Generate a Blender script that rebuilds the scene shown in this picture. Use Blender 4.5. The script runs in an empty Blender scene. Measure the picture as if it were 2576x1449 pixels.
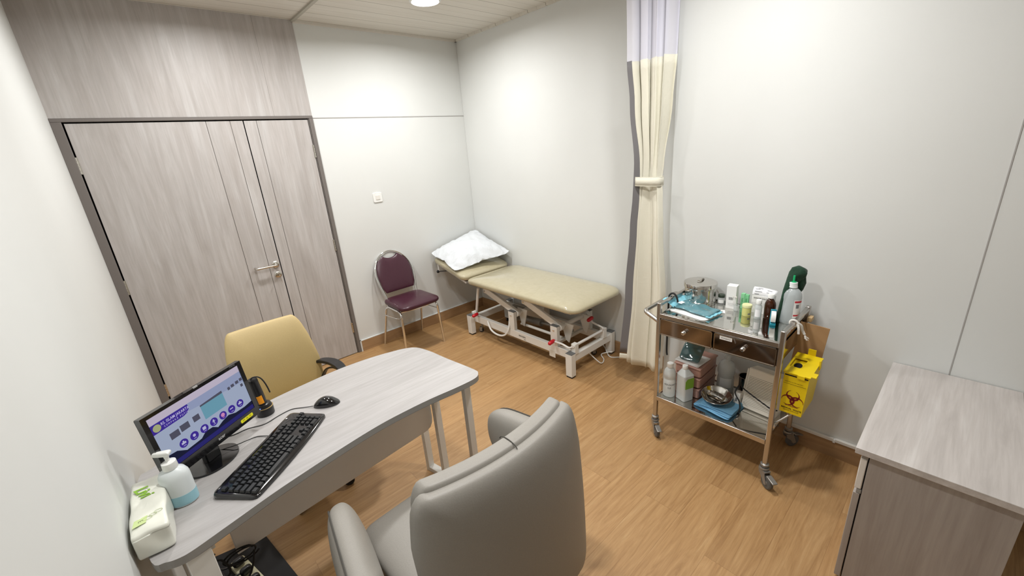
import bpy, bmesh, math, random
from mathutils import Vector, Matrix
random.seed(7)
PI = math.pi
SC = bpy.context.scene
COL = SC.collection

# ------------------------------------------------------------------ camera
F_PX = 1049.65
PITCH, YAW, ROLL = .3254, .7177, -.0792
CAM = Vector((-2.8017, -3.7575, 1.7631))
fwd = Vector((math.sin(YAW)*math.cos(PITCH), math.cos(YAW)*math.cos(PITCH), -math.sin(PITCH)))
rgt = Vector((math.cos(YAW), -math.sin(YAW), 0))
upv = rgt.cross(fwd)
cr, sr = math.cos(ROLL), math.sin(ROLL)
r2 = rgt*cr + upv*sr
u2 = upv*cr - rgt*sr
cam_data = bpy.data.cameras.new('camera')
cam = bpy.data.objects.new('camera', cam_data)
COL.objects.link(cam)
cam.matrix_world = Matrix(((r2.x, u2.x, -fwd.x, CAM.x), (r2.y, u2.y, -fwd.y, CAM.y), (r2.z, u2.z, -fwd.z, CAM.z), (0, 0, 0, 1)))
cam_data.sensor_fit = 'HORIZONTAL'
cam_data.sensor_width = 36
cam_data.lens = F_PX/2576*36
cam_data.clip_start = .02
cam_data.clip_end = 50
SC.camera = cam
# ------------------------------------------------------------------ world, exposure
world = bpy.data.worlds.new('world'); SC.world = world
world.use_nodes = True
world.node_tree.nodes['Background'].inputs[0].default_value = (.9, .92, 1, 1)
world.node_tree.nodes['Background'].inputs[1].default_value = .15
SC.view_settings.view_transform = 'Standard'
SC.view_settings.look = 'None'
SC.view_settings.gamma = 1
SC.view_settings.use_curve_mapping = False
SC.view_settings.exposure = 0.04
# ------------------------------------------------------------------ room lamps (light of the recessed downlights)
CEIL = 2.792
LAMPS = [(-.855, -.835), (-2.15, -.835), (-1.12, -2.95), (-2.15, -2.55)]
LAMP_POWER = 19.5
for i, (lx, ly) in enumerate(LAMPS):
    ld = bpy.data.lights.new('downlight_lamp', 'AREA')
    ld.shape = 'DISK'; ld.size = .17; ld.energy = LAMP_POWER; ld.color = (1, .99, .975)
    ld.spread = math.radians(168)
    lo = bpy.data.objects.new('downlight_lamp', ld); COL.objects.link(lo)
    lo.location = (lx, ly, CEIL-.012)

# ================================================================== materials
MATS = {}
def P(name, col, rough=.5, metal=0, **kw):
    if name in MATS: return MATS[name]
    m = bpy.data.materials.new(name); m.use_nodes = True
    b = m.node_tree.nodes['Principled BSDF']
    b.inputs['Base Color'].default_value = (*col, 1)
    b.inputs['Roughness'].default_value = rough
    b.inputs['Metallic'].default_value = metal
    for k, v in kw.items():
        key = k.replace('_', ' ')
        if key in b.inputs:
            b.inputs[key].default_value = v
    MATS[name] = m
    return m
def srgb(r, g, b):
    f = lambda c: (c/255/12.92) if c/255 <= .04045 else ((c/255+.055)/1.055)**2.4
    return (f(r), f(g), f(b))
def nd(m, t, **kw):
    n = m.node_tree.nodes.new(t)
    for k, v in kw.items(): setattr(n, k, v)
    return n
def lk(m, a, b): m.node_tree.links.new(a, b)
def coords(m, scale=(1, 1, 1), rot=(0, 0, 0)):
    tc = nd(m, 'ShaderNodeTexCoord'); mp = nd(m, 'ShaderNodeMapping')
    mp.inputs['Scale'].default_value = scale; mp.inputs['Rotation'].default_value = rot
    lk(m, tc.outputs['Object'], mp.inputs['Vector'])
    return mp.outputs['Vector']
def ramp(m, fac, stops):
    r = nd(m, 'ShaderNodeValToRGB')
    el = r.color_ramp.elements
    while len(el) < len(stops): el.new(.5)
    for e, (p, c) in zip(el, stops):
        e.position = p; e.color = (*c, 1)
    lk(m, fac, r.inputs[0]); return r.outputs[0]
def mixc(m, fac, a, b, mode='MIX'):
    x = nd(m, 'ShaderNodeMix', data_type='RGBA', blend_type=mode)
    if isinstance(fac, float): x.inputs[0].default_value = fac
    else: lk(m, fac, x.inputs[0])
    for s, i in ((a, 6), (b, 7)):
        if isinstance(s, tuple): x.inputs[i].default_value = (*s, 1)
        else: lk(m, s, x.inputs[i])
    return x.outputs[2]
def noise(m, vec, scale=5, detail=4, rough=.5, dist=0):
    n = nd(m, 'ShaderNodeTexNoise'); lk(m, vec, n.inputs['Vector'])
    n.inputs['Scale'].default_value = scale; n.inputs['Detail'].default_value = detail
    n.inputs['Roughness'].default_value = rough; n.inputs['Distortion'].default_value = dist
    return n.outputs['Fac']
def bump(m, h, strength=.2, dist=.01):
    b = nd(m, 'ShaderNodeBump'); b.inputs['Strength'].default_value = strength; b.inputs['Distance'].default_value = dist
    lk(m, h, b.inputs['Height']); lk(m, b.outputs[0], m.node_tree.nodes['Principled BSDF'].inputs['Normal'])
def setcol(m, c): lk(m, c, m.node_tree.nodes['Principled BSDF'].inputs['Base Color'])

def laminate(name, axis, lo, mid, hi, rough=.5):
    """grey wood-print laminate, grain along axis (0 x,1 y,2 z)"""
    m = P(name, mid, rough)
    s = [13, 13, 13]; s[axis] = 1.1
    v = coords(m, tuple(s))
    n1 = noise(m, v, 1.6, 7, .62, .6)
    s2 = [60, 60, 60]; s2[axis] = 2.6
    v2 = coords(m, tuple(s2))
    n2 = noise(m, v2, 1.5, 4, .6, .3)
    c1 = ramp(m, n1, [(.30, lo), (.5, mid), (.72, hi)])
    c2 = ramp(m, n2, [(.32, (.91, .905, .90)), (.58, (1, 1, 1))])
    n3 = noise(m, coords(m, tuple(3.2 if i != axis else .7 for i in range(3))), 2.2, 3, .6, .4)
    c2 = mixc(m, 1.0, c2, ramp(m, n3, [(.3, (.95, .95, .95)), (.7, (1.04, 1.04, 1.04))]), 'MULTIPLY')
    setcol(m, mixc(m, 1.0, c1, c2, 'MULTIPLY'))
    bump(m, n2, .06, .002)
    return m
LAM_LO, LAM_MID, LAM_HI = srgb(170, 164, 160), srgb(179, 174, 171), srgb(191, 188, 186)
M_doorlam = laminate('grey_laminate_vertical', 2, LAM_LO, LAM_MID, LAM_HI, .45)
M_cabtop_lit = laminate('grey_laminate_lit_top', 0, srgb(182, 176, 172), srgb(196, 190, 186), srgb(208, 204, 201), .5)  # cabinet laminate made lighter for the top, overhead light put into its colour
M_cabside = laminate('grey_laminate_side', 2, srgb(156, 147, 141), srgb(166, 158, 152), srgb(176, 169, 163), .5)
M_desklam = laminate('pale_laminate_desk', 0, srgb(160, 157, 155), srgb(171, 168, 167), srgb(180, 178, 177), .42)
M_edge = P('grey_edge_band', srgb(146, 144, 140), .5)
M_frame = P('dark_grey_door_frame', srgb(112, 106, 102), .5)
M_gap = P('black_gap', (.006, .005, .005), .9)

def wallmat():
    m = P('white_wall_paint', srgb(226, 227, 225), .62)
    v = coords(m)
    n = noise(m, v, 1.3, 3, .5)
    setcol(m, ramp(m, n, [(.3, srgb(214, 216, 214)), (.7, srgb(219, 221, 219))]))
    bump(m, noise(m, v, 160, 3, .6), .05, .002)
    return m
M_wall = wallmat()
M_seam = P('grey_wall_seam', srgb(168, 166, 164), .6)

def ceilmat():
    m = P('beige_pvc_ceiling_boards', srgb(212, 208, 198), .5)
    v = coords(m)
    sp = nd(m, 'ShaderNodeSeparateXYZ'); lk(m, v, sp.inputs[0])
    def groove(period, off, w):
        a = nd(m, 'ShaderNodeMath', operation='ADD'); lk(m, sp.outputs[1], a.inputs[0]); a.inputs[1].default_value = 20+off
        b = nd(m, 'ShaderNodeMath', operation='DIVIDE'); lk(m, a.outputs[0], b.inputs[0]); b.inputs[1].default_value = period
        c = nd(m, 'ShaderNodeMath', operation='FRACT'); lk(m, b.outputs[0], c.inputs[0])
        d = nd(m, 'ShaderNodeMath', operation='LESS_THAN'); lk(m, c.outputs[0], d.inputs[0]); d.inputs[1].default_value = w/period
        return d.outputs[0]
    g1 = groove(.2, .03, .006); g2 = groove(.2, .13, .004)
    n = noise(m, coords(m, (1, 8, 1)), 2, 3)
    base = ramp(m, n, [(.3, srgb(212, 207, 197)), (.7, srgb(219, 215, 206))])
    c = mixc(m, g2, base, srgb(193, 188, 176))
    c = mixc(m, g1, c, srgb(160, 153, 140))
    setcol(m, c)
    return m
M_ceil = ceilmat()
M_ceiltrim = P('grey_ceiling_trim', srgb(176, 172, 160), .5)

def floormat():
    m = P('oak_vinyl_floor', srgb(176, 134, 90), .42)
    v = coords(m)
    sp = nd(m, 'ShaderNodeSeparateXYZ'); lk(m, v, sp.inputs[0])
    row = nd(m, 'ShaderNodeMath', operation='DIVIDE'); lk(m, sp.outputs[1], row.inputs[0]); row.inputs[1].default_value = .18
    rf = nd(m, 'ShaderNodeMath', operation='FLOOR'); lk(m, row.outputs[0], rf.inputs[0])
    wn = nd(m, 'ShaderNodeTexWhiteNoise', noise_dimensions='1D'); lk(m, rf.outputs[0], wn.inputs['W'])
    sh = nd(m, 'ShaderNodeMath', operation='MULTIPLY'); lk(m, wn.outputs[0], sh.inputs[0]); sh.inputs[1].default_value = 1.2
    xs = nd(m, 'ShaderNodeMath', operation='ADD'); lk(m, sp.outputs[0], xs.inputs[0]); lk(m, sh.outputs[0], xs.inputs[1])
    xd = nd(m, 'ShaderNodeMath', operation='DIVIDE'); lk(m, xs.outputs[0], xd.inputs[0]); xd.inputs[1].default_value = 1.22
    xf = nd(m, 'ShaderNodeMath', operation='FLOOR'); lk(m, xd.outputs[0], xf.inputs[0])
    cb = nd(m, 'ShaderNodeCombineXYZ'); lk(m, rf.outputs[0], cb.inputs[0]); lk(m, xf.outputs[0], cb.inputs[1])
    w2 = nd(m, 'ShaderNodeTexWhiteNoise', noise_dimensions='2D'); lk(m, cb.outputs[0], w2.inputs['Vector'])
    # grain, offset for each plank
    off = nd(m, 'ShaderNodeVectorMath', operation='MULTIPLY_ADD')
    lk(m, w2.outputs['Color'], off.inputs[0]); off.inputs[1].default_value = (7, 7, 7); lk(m, v, off.inputs[2])
    mp = nd(m, 'ShaderNodeMapping'); mp.inputs['Scale'].default_value = (1.3, 17, 1); lk(m, off.outputs[0], mp.inputs['Vector'])
    g = noise(m, mp.outputs[0], 1.5, 7, .66, 1.4)
    mp2 = nd(m, 'ShaderNodeMapping'); mp2.inputs['Scale'].default_value = (7, 120, 1); lk(m, off.outputs[0], mp2.inputs['Vector'])
    g2 = noise(m, mp2.outputs[0], 1.3, 3, .6, .4)
    c = ramp(m, g, [(.26, srgb(148, 111, 70)), (.44, srgb(173, 135, 90)), (.6, srgb(184, 147, 101)), (.78, srgb(197, 164, 120))])
    c2 = ramp(m, g2, [(.3, (.88, .86, .84)), (.6, (1, 1, 1))])
    c = mixc(m, 1.0, c, c2, 'MULTIPLY')
    tone = ramp(m, w2.outputs[0], [(0, (.93, .92, .91)), (1, (1.06, 1.05, 1.04))])
    c = mixc(m, 1.0, c, tone, 'MULTIPLY')
    fr = nd(m, 'ShaderNodeMath', operation='FRACT'); lk(m, row.outputs[0], fr.inputs[0])
    ls = nd(m, 'ShaderNodeMath', operation='LESS_THAN'); lk(m, fr.outputs[0], ls.inputs[0]); ls.inputs[1].default_value = .012
    fx = nd(m, 'ShaderNodeMath', operation='FRACT'); lk(m, xd.outputs[0], fx.inputs[0])
    lx = nd(m, 'ShaderNodeMath', operation='LESS_THAN'); lk(m, fx.outputs[0], lx.inputs[0]); lx.inputs[1].default_value = .0018
    mx = nd(m, 'ShaderNodeMath', operation='MAXIMUM'); lk(m, ls.outputs[0], mx.inputs[0]); lk(m, lx.outputs[0], mx.inputs[1])
    c3 = mixc(m, 1.0, c, (.80, .76, .72), 'MULTIPLY')
    c = mixc(m, mx.outputs[0], c, c3)
    setcol(m, c); bump(m, g2, .12, .002)
    return m
M_floor = floormat()
def basemat():
    m = P('brown_wood_skirting', srgb(150, 116, 82), .5)
    n = noise(m, coords(m, (2, 2, 22)), 1.6, 5, .6, .5)
    setcol(m, ramp(m, n, [(.3, srgb(152, 119, 84)), (.7, srgb(174, 140, 102))]))
    return m
M_base = basemat()

M_steel = P('polished_stainless_steel', (.62, .60, .57), .12, 1)
M_steelb = P('brushed_stainless_tube', (.55, .52, .49), .24, 1)
M_steeld = P('mirror_steel_drawer_front', (.36, .30, .26), .07, 1)
M_chrome = P('chrome', (.80, .80, .80), .08, 1)
M_satin = P('satin_nickel', (.60, .57, .52), .26, 1)
M_white = P('white_powder_coat', srgb(226, 224, 218), .35)
M_whitep = P('white_plastic', srgb(236, 237, 234), .35)
M_blackp = P('black_plastic', (.008, .008, .009), .32)
M_blackg = P('glossy_black_plastic', (.006, .006, .007), .1, 0, Coat_Weight=.5)
M_rubber = P('black_rubber', (.012, .012, .012), .7)
M_greycap = P('dark_grey_plastic_cap', srgb(96, 98, 98), .5)
M_greyrub = P('grey_rubber_wheel', srgb(92, 92, 90), .6)
M_castm = P('grey_caster_metal', srgb(150, 148, 144), .35, .6)
M_red = P('red_plastic_grip', srgb(190, 20, 34), .35)
M_darkfab = P('grey_curtain_band', srgb(118, 116, 118), .85)
def vinyl(name, col, rough, scale, strength, coat=0.0, noise_c=.04):
    m = P(name, col, rough, 0, Coat_Weight=coat, Coat_Roughness=.08)
    v = coords(m)
    n = noise(m, v, scale, 4, .6)
    a = tuple(c*(1-noise_c) for c in col); b = tuple(min(1, c*(1+noise_c)) for c in col)
    setcol(m, ramp(m, n, [(.3, a), (.7, b)]))
    bump(m, n, strength, .003)
    return m
M_burg = vinyl('burgundy_vinyl', srgb(66, 30, 44), .32, 60, .1)
M_mustard = vinyl('mustard_vinyl', srgb(190, 168, 118), .55, 220, .1)
M_grey = vinyl('grey_leather', srgb(146, 142, 135), .48, 260, .12)
M_greyd = P('grey_leather_seam', srgb(70, 67, 62), .7)
def wrapped():
    m = P('beige_vinyl_in_clear_wrap', srgb(180, 170, 140), .42, 0, Coat_Weight=1.0, Coat_Roughness=.05)
    v = coords(m, (1.0, 1.0, 1.0))
    n = noise(m, v, 16, 3, .55, 1.2)
    v3 = coords(m, (5, 1.2, 9))
    n3 = noise(m, v3, 6, 2, .5, .8)
    setcol(m, ramp(m, n, [(.3, srgb(177, 167, 137)), (.7, srgb(184, 175, 146))]))
    b = nd(m, 'ShaderNodeBump'); b.inputs['Strength'].default_value = .35; b.inputs['Distance'].default_value = .004
    lk(m, n3, b.inputs['Height'])
    lk(m, b.outputs[0], m.node_tree.nodes['Principled BSDF'].inputs['Coat Normal'])
    return m
M_wrap = wrapped()
def cloth(name, col, strength=.3, scale=8, sub=0):
    m = P(name, col, .85, 0, Sheen_Weight=.1)
    n = noise(m, coords(m), scale, 5, .6, .5)
    bump(m, n, strength, .02)
    return m
M_pillow = cloth('white_pillow_cotton', srgb(216, 220, 224), .7, 9)
M_curtain = cloth('cream_curtain_fabric', srgb(222, 219, 203), .12, 30)
M_bluecloth = cloth('blue_surgical_cloth', srgb(112, 168, 204), .3, 60)
M_green = cloth('dark_green_cloth', srgb(8, 52, 32), .5, 24)
M_mirror = P('mirror_steel_tray', (.64, .63, .60), .06, 1)
M_tie = cloth('white_gauze', srgb(235, 232, 226), .5, 150)
def glassy(name, col, rough=.15, alpha=1, trans=.6, ior=1.45):
    return P(name, col, rough, 0, Transmission_Weight=trans, IOR=ior, Alpha=alpha)
M_poly = glassy('translucent_white_polyethylene', srgb(232, 236, 234), .35, 1, .35)
M_clear = glassy('clear_plastic', srgb(225, 230, 230), .08, .42, .2)
M_cleard = glassy('cloudy_clear_plastic', srgb(222, 228, 228), .15, .7, .2)
M_amber = glassy('amber_glass', srgb(70, 34, 14), .06, 1, .35, 1.5)
M_pink = glassy('pink_translucent_plastic', srgb(196, 152, 138), .25, .93, .15)
M_bluegel = glassy('pale_blue_gel', srgb(160, 208, 222), .3, 1, .1)
M_card = P('brown_cardboard', srgb(168, 132, 92), .8)
M_yellow = P('yellow_cardboard', srgb(238, 208, 10), .45)
M_maroon = P('maroon_print', srgb(120, 12, 22), .6)
M_ink = P('black_print', (.012, .012, .012), .6)
M_greyink = P('grey_print', srgb(120, 122, 124), .6)
M_paper = P('white_paper', srgb(238, 238, 236), .6)
M_labelred = P('red_label_print', srgb(200, 40, 56), .5)
M_lime = P('lime_print', srgb(132, 178, 52), .5)
M_greenbox = P('green_carton', srgb(150, 220, 168), .5)
M_teal = P('teal_plastic', srgb(20, 130, 150), .3)
M_oatmeal = P('off_white_abs_plastic', srgb(234, 228, 216), .5)
M_cream = P('cream_plastic', srgb(214, 210, 178), .4)
M_orange = P('orange_label', srgb(250, 160, 20), .4)
M_yelllab = P('yellow_label', srgb(235, 228, 30), .5)
M_yellowlid = P('pale_yellow_plastic', srgb(222, 224, 170), .35)
M_greentip = P('green_plastic', srgb(20, 178, 110), .35)
M_pouch = P('blue_sterile_film', srgb(104, 158, 170), .12, 0, Transmission_Weight=.25, Coat_Weight=.8)
M_pouchd = P('dark_green_sterile_film', srgb(48, 84, 86), .12, 0, Coat_Weight=.8)
M_pouchl = P('light_blue_sterile_film', srgb(140, 212, 232), .3, 0, Coat_Weight=.5)
M_wood = P('pale_wood', srgb(205, 175, 130), .6)
def emit(name, col, s):
    m = bpy.data.materials.new(name); m.use_nodes = True
    nt = m.node_tree; nt.nodes.clear()
    e = nt.nodes.new('ShaderNodeEmission'); o = nt.nodes.new('ShaderNodeOutputMaterial')
    e.inputs[0].default_value = (*col, 1); e.inputs[1].default_value = s
    nt.links.new(e.outputs[0], o.inputs[0]); return m
M_lamp = emit('lit_downlight_lens', (1, .97, .92), 14)
def meshveil():
    m = P('white_mesh_netting', srgb(230, 230, 242), .8)
    b = m.node_tree.nodes['Principled BSDF']
    n = noise(m, coords(m, (1, 1, 1)), 900, 0)
    b.inputs['Alpha'].default_value = .72
    b.inputs['Transmission Weight'].default_value = 0
    return m
M_veil = meshveil()

# ================================================================== mesh tools
def V(*a): return Vector(a)
def new_bm(): return bmesh.new()
WORLD_ROOTS = set()
def attach(o, parent):
    """parts of a thing in WORLD_ROOTS are modelled in room coordinates"""
    o.parent = parent
    if parent.name in WORLD_ROOTS: o.matrix_parent_inverse = Matrix.Translation(parent.location).inverted()
def obj(name, bm, mat, parent=None, smooth=None, loc=None, rot=None, bevel=0, seg=2, label=None):
    me = bpy.data.meshes.new(name)
    bmesh.ops.recalc_face_normals(bm, faces=bm.faces)
    bm.to_mesh(me); bm.free()
    o = bpy.data.objects.new(name, me); COL.objects.link(o)
    for m in (mat if isinstance(mat, (list, tuple)) else [mat]): me.materials.append(m)
    if smooth is not None and smooth:
        for p in me.polygons: p.use_smooth = True
        if smooth != 'all':
            try: me.set_sharp_from_angle(angle=math.radians(smooth if not isinstance(smooth, bool) else 40))
            except Exception: pass
    if parent: attach(o, parent)
    if loc: o.location = loc
    if rot: o.rotation_euler = rot
    if bevel:
        b = o.modifiers.new('bevel', 'BEVEL'); b.width = bevel; b.segments = seg; b.limit_method = 'ANGLE'; b.angle_limit = math.radians(40)
        if smooth is None:
            for p in me.polygons: p.use_smooth = True
            try: me.set_sharp_from_angle(angle=math.radians(45))
            except Exception: pass
    if label: o['label'] = label
    return o
def thing(name, label, cat, loc=(0, 0, 0), rz=0, group=None, rot=None):
    o = bpy.data.objects.new(name, None); COL.objects.link(o)
    o.empty_display_size = .05
    o.location = loc; o.rotation_euler = rot or (0, 0, rz)
    o['label'] = label; o['category'] = cat
    if group: o['group'] = group
    return o
def wthing(name, label, cat, loc, group=None):
    o = thing(name, label, cat, loc, 0, group); WORLD_ROOTS.add(o.name); return o
def tag(o, label, cat, group=None):
    o['label'] = label; o['category'] = cat
    if group: o['group'] = group
    return o
def struct(o): o['kind'] = 'structure'; return o
def box(bm, x0, x1, y0, y1, z0, z1, M=None, mi=0):
    vs = [bm.verts.new((x, y, z)) for x in (x0, x1) for y in (y0, y1) for z in (z0, z1)]
    fs = [(0, 1, 3, 2), (4, 6, 7, 5), (0, 4, 5, 1), (2, 3, 7, 6), (0, 2, 6, 4), (1, 5, 7, 3)]
    for f in fs:
        fc = bm.faces.new([vs[i] for i in f]); fc.material_index = mi
    if M is not None:
        for v in vs: v.co = M @ v.co
    return bm
def BOX(x0, x1, y0, y1, z0, z1, M=None): return box(new_bm(), x0, x1, y0, y1, z0, z1, M)
def frame_of(d):
    d = d.normalized()
    a = V(0, 0, 1) if abs(d.z) < .9 else V(1, 0, 0)
    x = d.cross(a).normalized(); y = d.cross(x).normalized()
    return x, y
def ring(bm, c, x, y, r, n, ry=None):
    ry = r if ry is None else ry
    return [bm.verts.new(c + x*(r*math.cos(2*PI*i/n)) + y*(ry*math.sin(2*PI*i/n))) for i in range(n)]
def bridge(bm, a, b, mi=0):
    n = len(a)
    for i in range(n):
        f = bm.faces.new((a[i], a[(i+1) % n], b[(i+1) % n], b[i])); f.material_index = mi
def tube(bm, pts, r, n=10, closed=False, caps=True, sq=None):
    """round tube along points; sq=(w,h) makes a flat/rectangular bar instead"""
    pts = [Vector(p) for p in pts]
    rs = r if isinstance(r, (list, tuple)) else [r]*len(pts)
    T = []
    m = len(pts)
    for i in range(m):
        if closed: d = pts[(i+1) % m]-pts[i-1]
        else: d = pts[min(i+1, m-1)]-pts[max(i-1, 0)]
        T.append(d.normalized())
    x, y = frame_of(T[0])
    rings = []
    for i in range(m):
        if i:
            q = T[i-1].rotation_difference(T[i]); x = q @ x; y = q @ y
        if sq:
            w, h = sq
            rings.append([bm.verts.new(pts[i]+x*sx*w/2+y*sy*h/2) for sx, sy in ((-1, -1), (1, -1), (1, 1), (-1, 1))])
        else: rings.append(ring(bm, pts[i], x, y, rs[i], n))
    for i in range(m-1): bridge(bm, rings[i], rings[i+1])
    if closed: bridge(bm, rings[-1], rings[0])
    elif caps:
        bm.faces.new(list(reversed(rings[0]))); bm.faces.new(rings[-1])
    return bm
def TUBE(pts, r, n=10, **k): return tube(new_bm(), pts, r, n, **k)
def lathe(bm, prof, n=32, c=(0, 0, 0), M=None, sx=1, sy=1):
    c = Vector(c); rings = []; allv = []
    for r, z in prof:
        if r < 1e-6:
            v = bm.verts.new(c+V(0, 0, z)); rings.append([v]*n); allv.append(v)
        else:
            rr = [bm.verts.new(c+V(r*sx*math.cos(2*PI*i/n), r*sy*math.sin(2*PI*i/n), z)) for i in range(n)]
            rings.append(rr); allv += rr
    for a, b in zip(rings, rings[1:]):
        for i in range(n):
            vs = [a[i], a[(i+1) % n], b[(i+1) % n], b[i]]
            u = []
            for v in vs:
                if v not in u: u.append(v)
            if len(u) > 2: bm.faces.new(u)
    if prof[0] != prof[-1]:
        if prof[0][0] > 1e-6: bm.faces.new(list(reversed(rings[0])))
        if prof[-1][0] > 1e-6: bm.faces.new(rings[-1])
    if M is not None:
        for v in allv: v.co = M @ v.co
    return bm
def LATHE(prof, n=32, **k): return lathe(new_bm(), prof, n, **k)
def prism(bm, pts, z0, z1, M=None, mi=0):
    a = [bm.verts.new((p[0], p[1], z0)) for p in pts]; b = [bm.verts.new((p[0], p[1], z1)) for p in pts]
    bm.faces.new(list(reversed(a))).material_index = mi; bm.faces.new(b).material_index = mi
    bridge(bm, a, b, mi)
    if M is not None:
        for v in a+b: v.co = M @ v.co
    return bm
def PRISM(pts, z0, z1, M=None): return prism(new_bm(), pts, z0, z1, M)
def rrect(w, h, r, k=6, cx=0, cy=0):
    out = []
    for (sx, sy, a0) in ((1, 1, 0), (-1, 1, 90), (-1, -1, 180), (1, -1, 270)):
        for i in range(k+1):
            a = math.radians(a0+90*i/k)
            out.append((cx+sx*(w/2-r)+r*math.cos(a), cy+sy*(h/2-r)+r*math.sin(a)))
    return out
def resample(pts, n):
    L = [0]; m = len(pts)
    for i in range(m):
        a, b = pts[i], pts[(i+1) % m]; L.append(L[-1]+math.hypot(b[0]-a[0], b[1]-a[1]))
    out = []; j = 0
    for k in range(n):
        t = L[-1]*k/n
        while L[j+1] < t: j += 1
        a, b = pts[j], pts[(j+1) % m]; f = (t-L[j])/max(1e-9, L[j+1]-L[j])
        out.append((a[0]+(b[0]-a[0])*f, a[1]+(b[1]-a[1])*f))
    return out
def pad(bm, outline, T, n=5, N=72, edge=14, inner=7, f=None, puff=0, M=None, n2=None):
    """closed cushion: outline in XY, thickness T along Z with rounded rim; f(x,y,z)->(x,y,z) deforms"""
    o = resample(outline, N)
    cx = sum(p[0] for p in o)/N; cy = sum(p[1] for p in o)/N
    # s values dense near the rim
    S = [math.sin(PI/2*(1-i/edge)**1.0) for i in range(0)]
    S = []
    for i in range(edge): 
        h = i/edge; S.append((1-h**n)**(1/n) if h < 1 else 0)
    s_last = S[-1]
    S += [s_last*(1-j/inner) for j in range(1, inner)]
    def hh(s, k): return (max(0, 1-s**k))**(1/k)
    def mk(sgn):
        rings = []
        for i, s in enumerate(S):
            if i == 0 and sgn < 0: rings.append(None); continue
            z = sgn*T/2*hh(s, n if sgn > 0 else (n2 or n))*(1+puff*(1-s*s))
            rings.append([bm.verts.new((cx+(p[0]-cx)*s, cy+(p[1]-cy)*s, z)) for p in o])
        c = bm.verts.new((cx, cy, sgn*T/2*(1+puff)))
        return rings, c
    top, ct = mk(1); bot, cb = mk(-1); bot[0] = top[0]
    for R, c in ((top, ct), (bot, cb)):
        for a, b in zip(R, R[1:]): bridge(bm, a, b)
        for i in range(N): bm.faces.new((R[-1][i], R[-1][(i+1) % N], c))
    vs = set(v for R in (top, bot) for r in R for v in r) | {ct, cb}
    for v in vs:
        if f: v.co = Vector(f(*v.co))
        if M is not None: v.co = M @ v.co
    return bm
def PAD(*a, **k): return pad(new_bm(), *a, **k)
def Rot(ax, deg): return Matrix.Rotation(math.radians(deg), 4, ax)
def Tr(*a): return Matrix.Translation(a)
def bez(p0, p1, p2, p3, n=12):
    p0, p1, p2, p3 = map(Vector, (p0, p1, p2, p3)); o = []
    for i in range(n+1):
        t = i/n; o.append(p0*(1-t)**3+p1*3*t*(1-t)**2+p2*3*t*t*(1-t)+p3*t**3)
    return o
def smoothpath(pts, k=6):
    pts = [Vector(p) for p in pts]; out = []
    for i in range(len(pts)-1):
        p0 = pts[max(i-1, 0)]; p1 = pts[i]; p2 = pts[i+1]; p3 = pts[min(i+2, len(pts)-1)]
        for j in range(k):
            t = j/k
            out.append(.5*((2*p1)+(-p0+p2)*t+(2*p0-5*p1+4*p2-p3)*t*t+(-p0+3*p1-3*p2+p3)*t**3))
    out.append(pts[-1]); return out
def round_corner(pts, r, k=5):
    pts = [Vector(p) for p in pts]; out = [pts[0]]
    for i in range(1, len(pts)-1):
        a, b, c = pts[i-1], pts[i], pts[i+1]
        d1 = (a-b).normalized(); d2 = (c-b).normalized()
        rr = min(r, (a-b).length/2, (c-b).length/2)
        for j in range(k+1):
            t = j/k; out.append((b+d1*rr)*(1-t)**2+b*2*t*(1-t)+(b+d2*rr)*t*t)
    out.append(pts[-1]); return out
def textmesh(body, size, M, mat, name, parent=None, ext=.0002, shear=0, align='CENTER', bold=0, sx=1, fn=None):
    cu = bpy.data.curves.new(name, 'FONT'); cu.body = body; cu.size = size; cu.extrude = ext
    cu.align_x = align; cu.align_y = 'CENTER'; cu.shear = shear; cu.offset = bold; cu.resolution_u = 3
    t = bpy.data.objects.new('tmp', cu); COL.objects.link(t)
    dg = bpy.context.evaluated_depsgraph_get()
    me = bpy.data.meshes.new_from_object(t.evaluated_get(dg))
    bpy.data.objects.remove(t); bpy.data.curves.remove(cu)
    me.name = name
    for v in me.vertices: v.co = M @ Vector((v.co.x*sx, v.co.y, v.co.z))
    if fn:
        for v in me.vertices: v.co = fn(v.co)
    me.materials.clear(); me.materials.append(mat)
    o = bpy.data.objects.new(name, me); COL.objects.link(o)
    if parent: attach(o, parent)
    return o
def plane_M(origin, xdir, ydir):
    x = Vector(xdir).normalized(); y = Vector(ydir).normalized(); z = x.cross(y)
    return Matrix(((x.x, y.x, z.x, origin[0]), (x.y, y.y, z.y, origin[1]), (x.z, y.z, z.z, origin[2]), (0, 0, 0, 1)))

# ================================================================== room shell
XL, XD, XS, YS, YF = -3.008, -1.5154, -.2875, -2.455, -5.6
struct(obj('floor', BOX(XL-.25, .1, YF-.1, .1, -.1, 0), M_floor))
struct(obj('ceiling', BOX(XL-.25, .1, YF-.1, .1, CEIL, CEIL+.1), M_ceil))
b = BOX(XD, .1, 0, .1, 0, CEIL); box(b, XL-.1, XD, .05, .1, 0, CEIL)
struct(obj('wall_back', b, M_wall))
struct(obj('wall_left', PRISM([(XL, .05), (XL, 0), (XL-.106, YF-.1), (XL-.25, YF-.1), (XL-.25, .05)], 0, CEIL), M_wall))
b = BOX(0, .1, YF, 0, 0, CEIL); box(b, XS, .0, YF, YS, 0, CEIL)
struct(obj('wall_right', b, M_wall, bevel=.004))
struct(obj('wall_front', BOX(XL-.11, XS, YF-.1, YF, 0, CEIL), M_wall))
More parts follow.
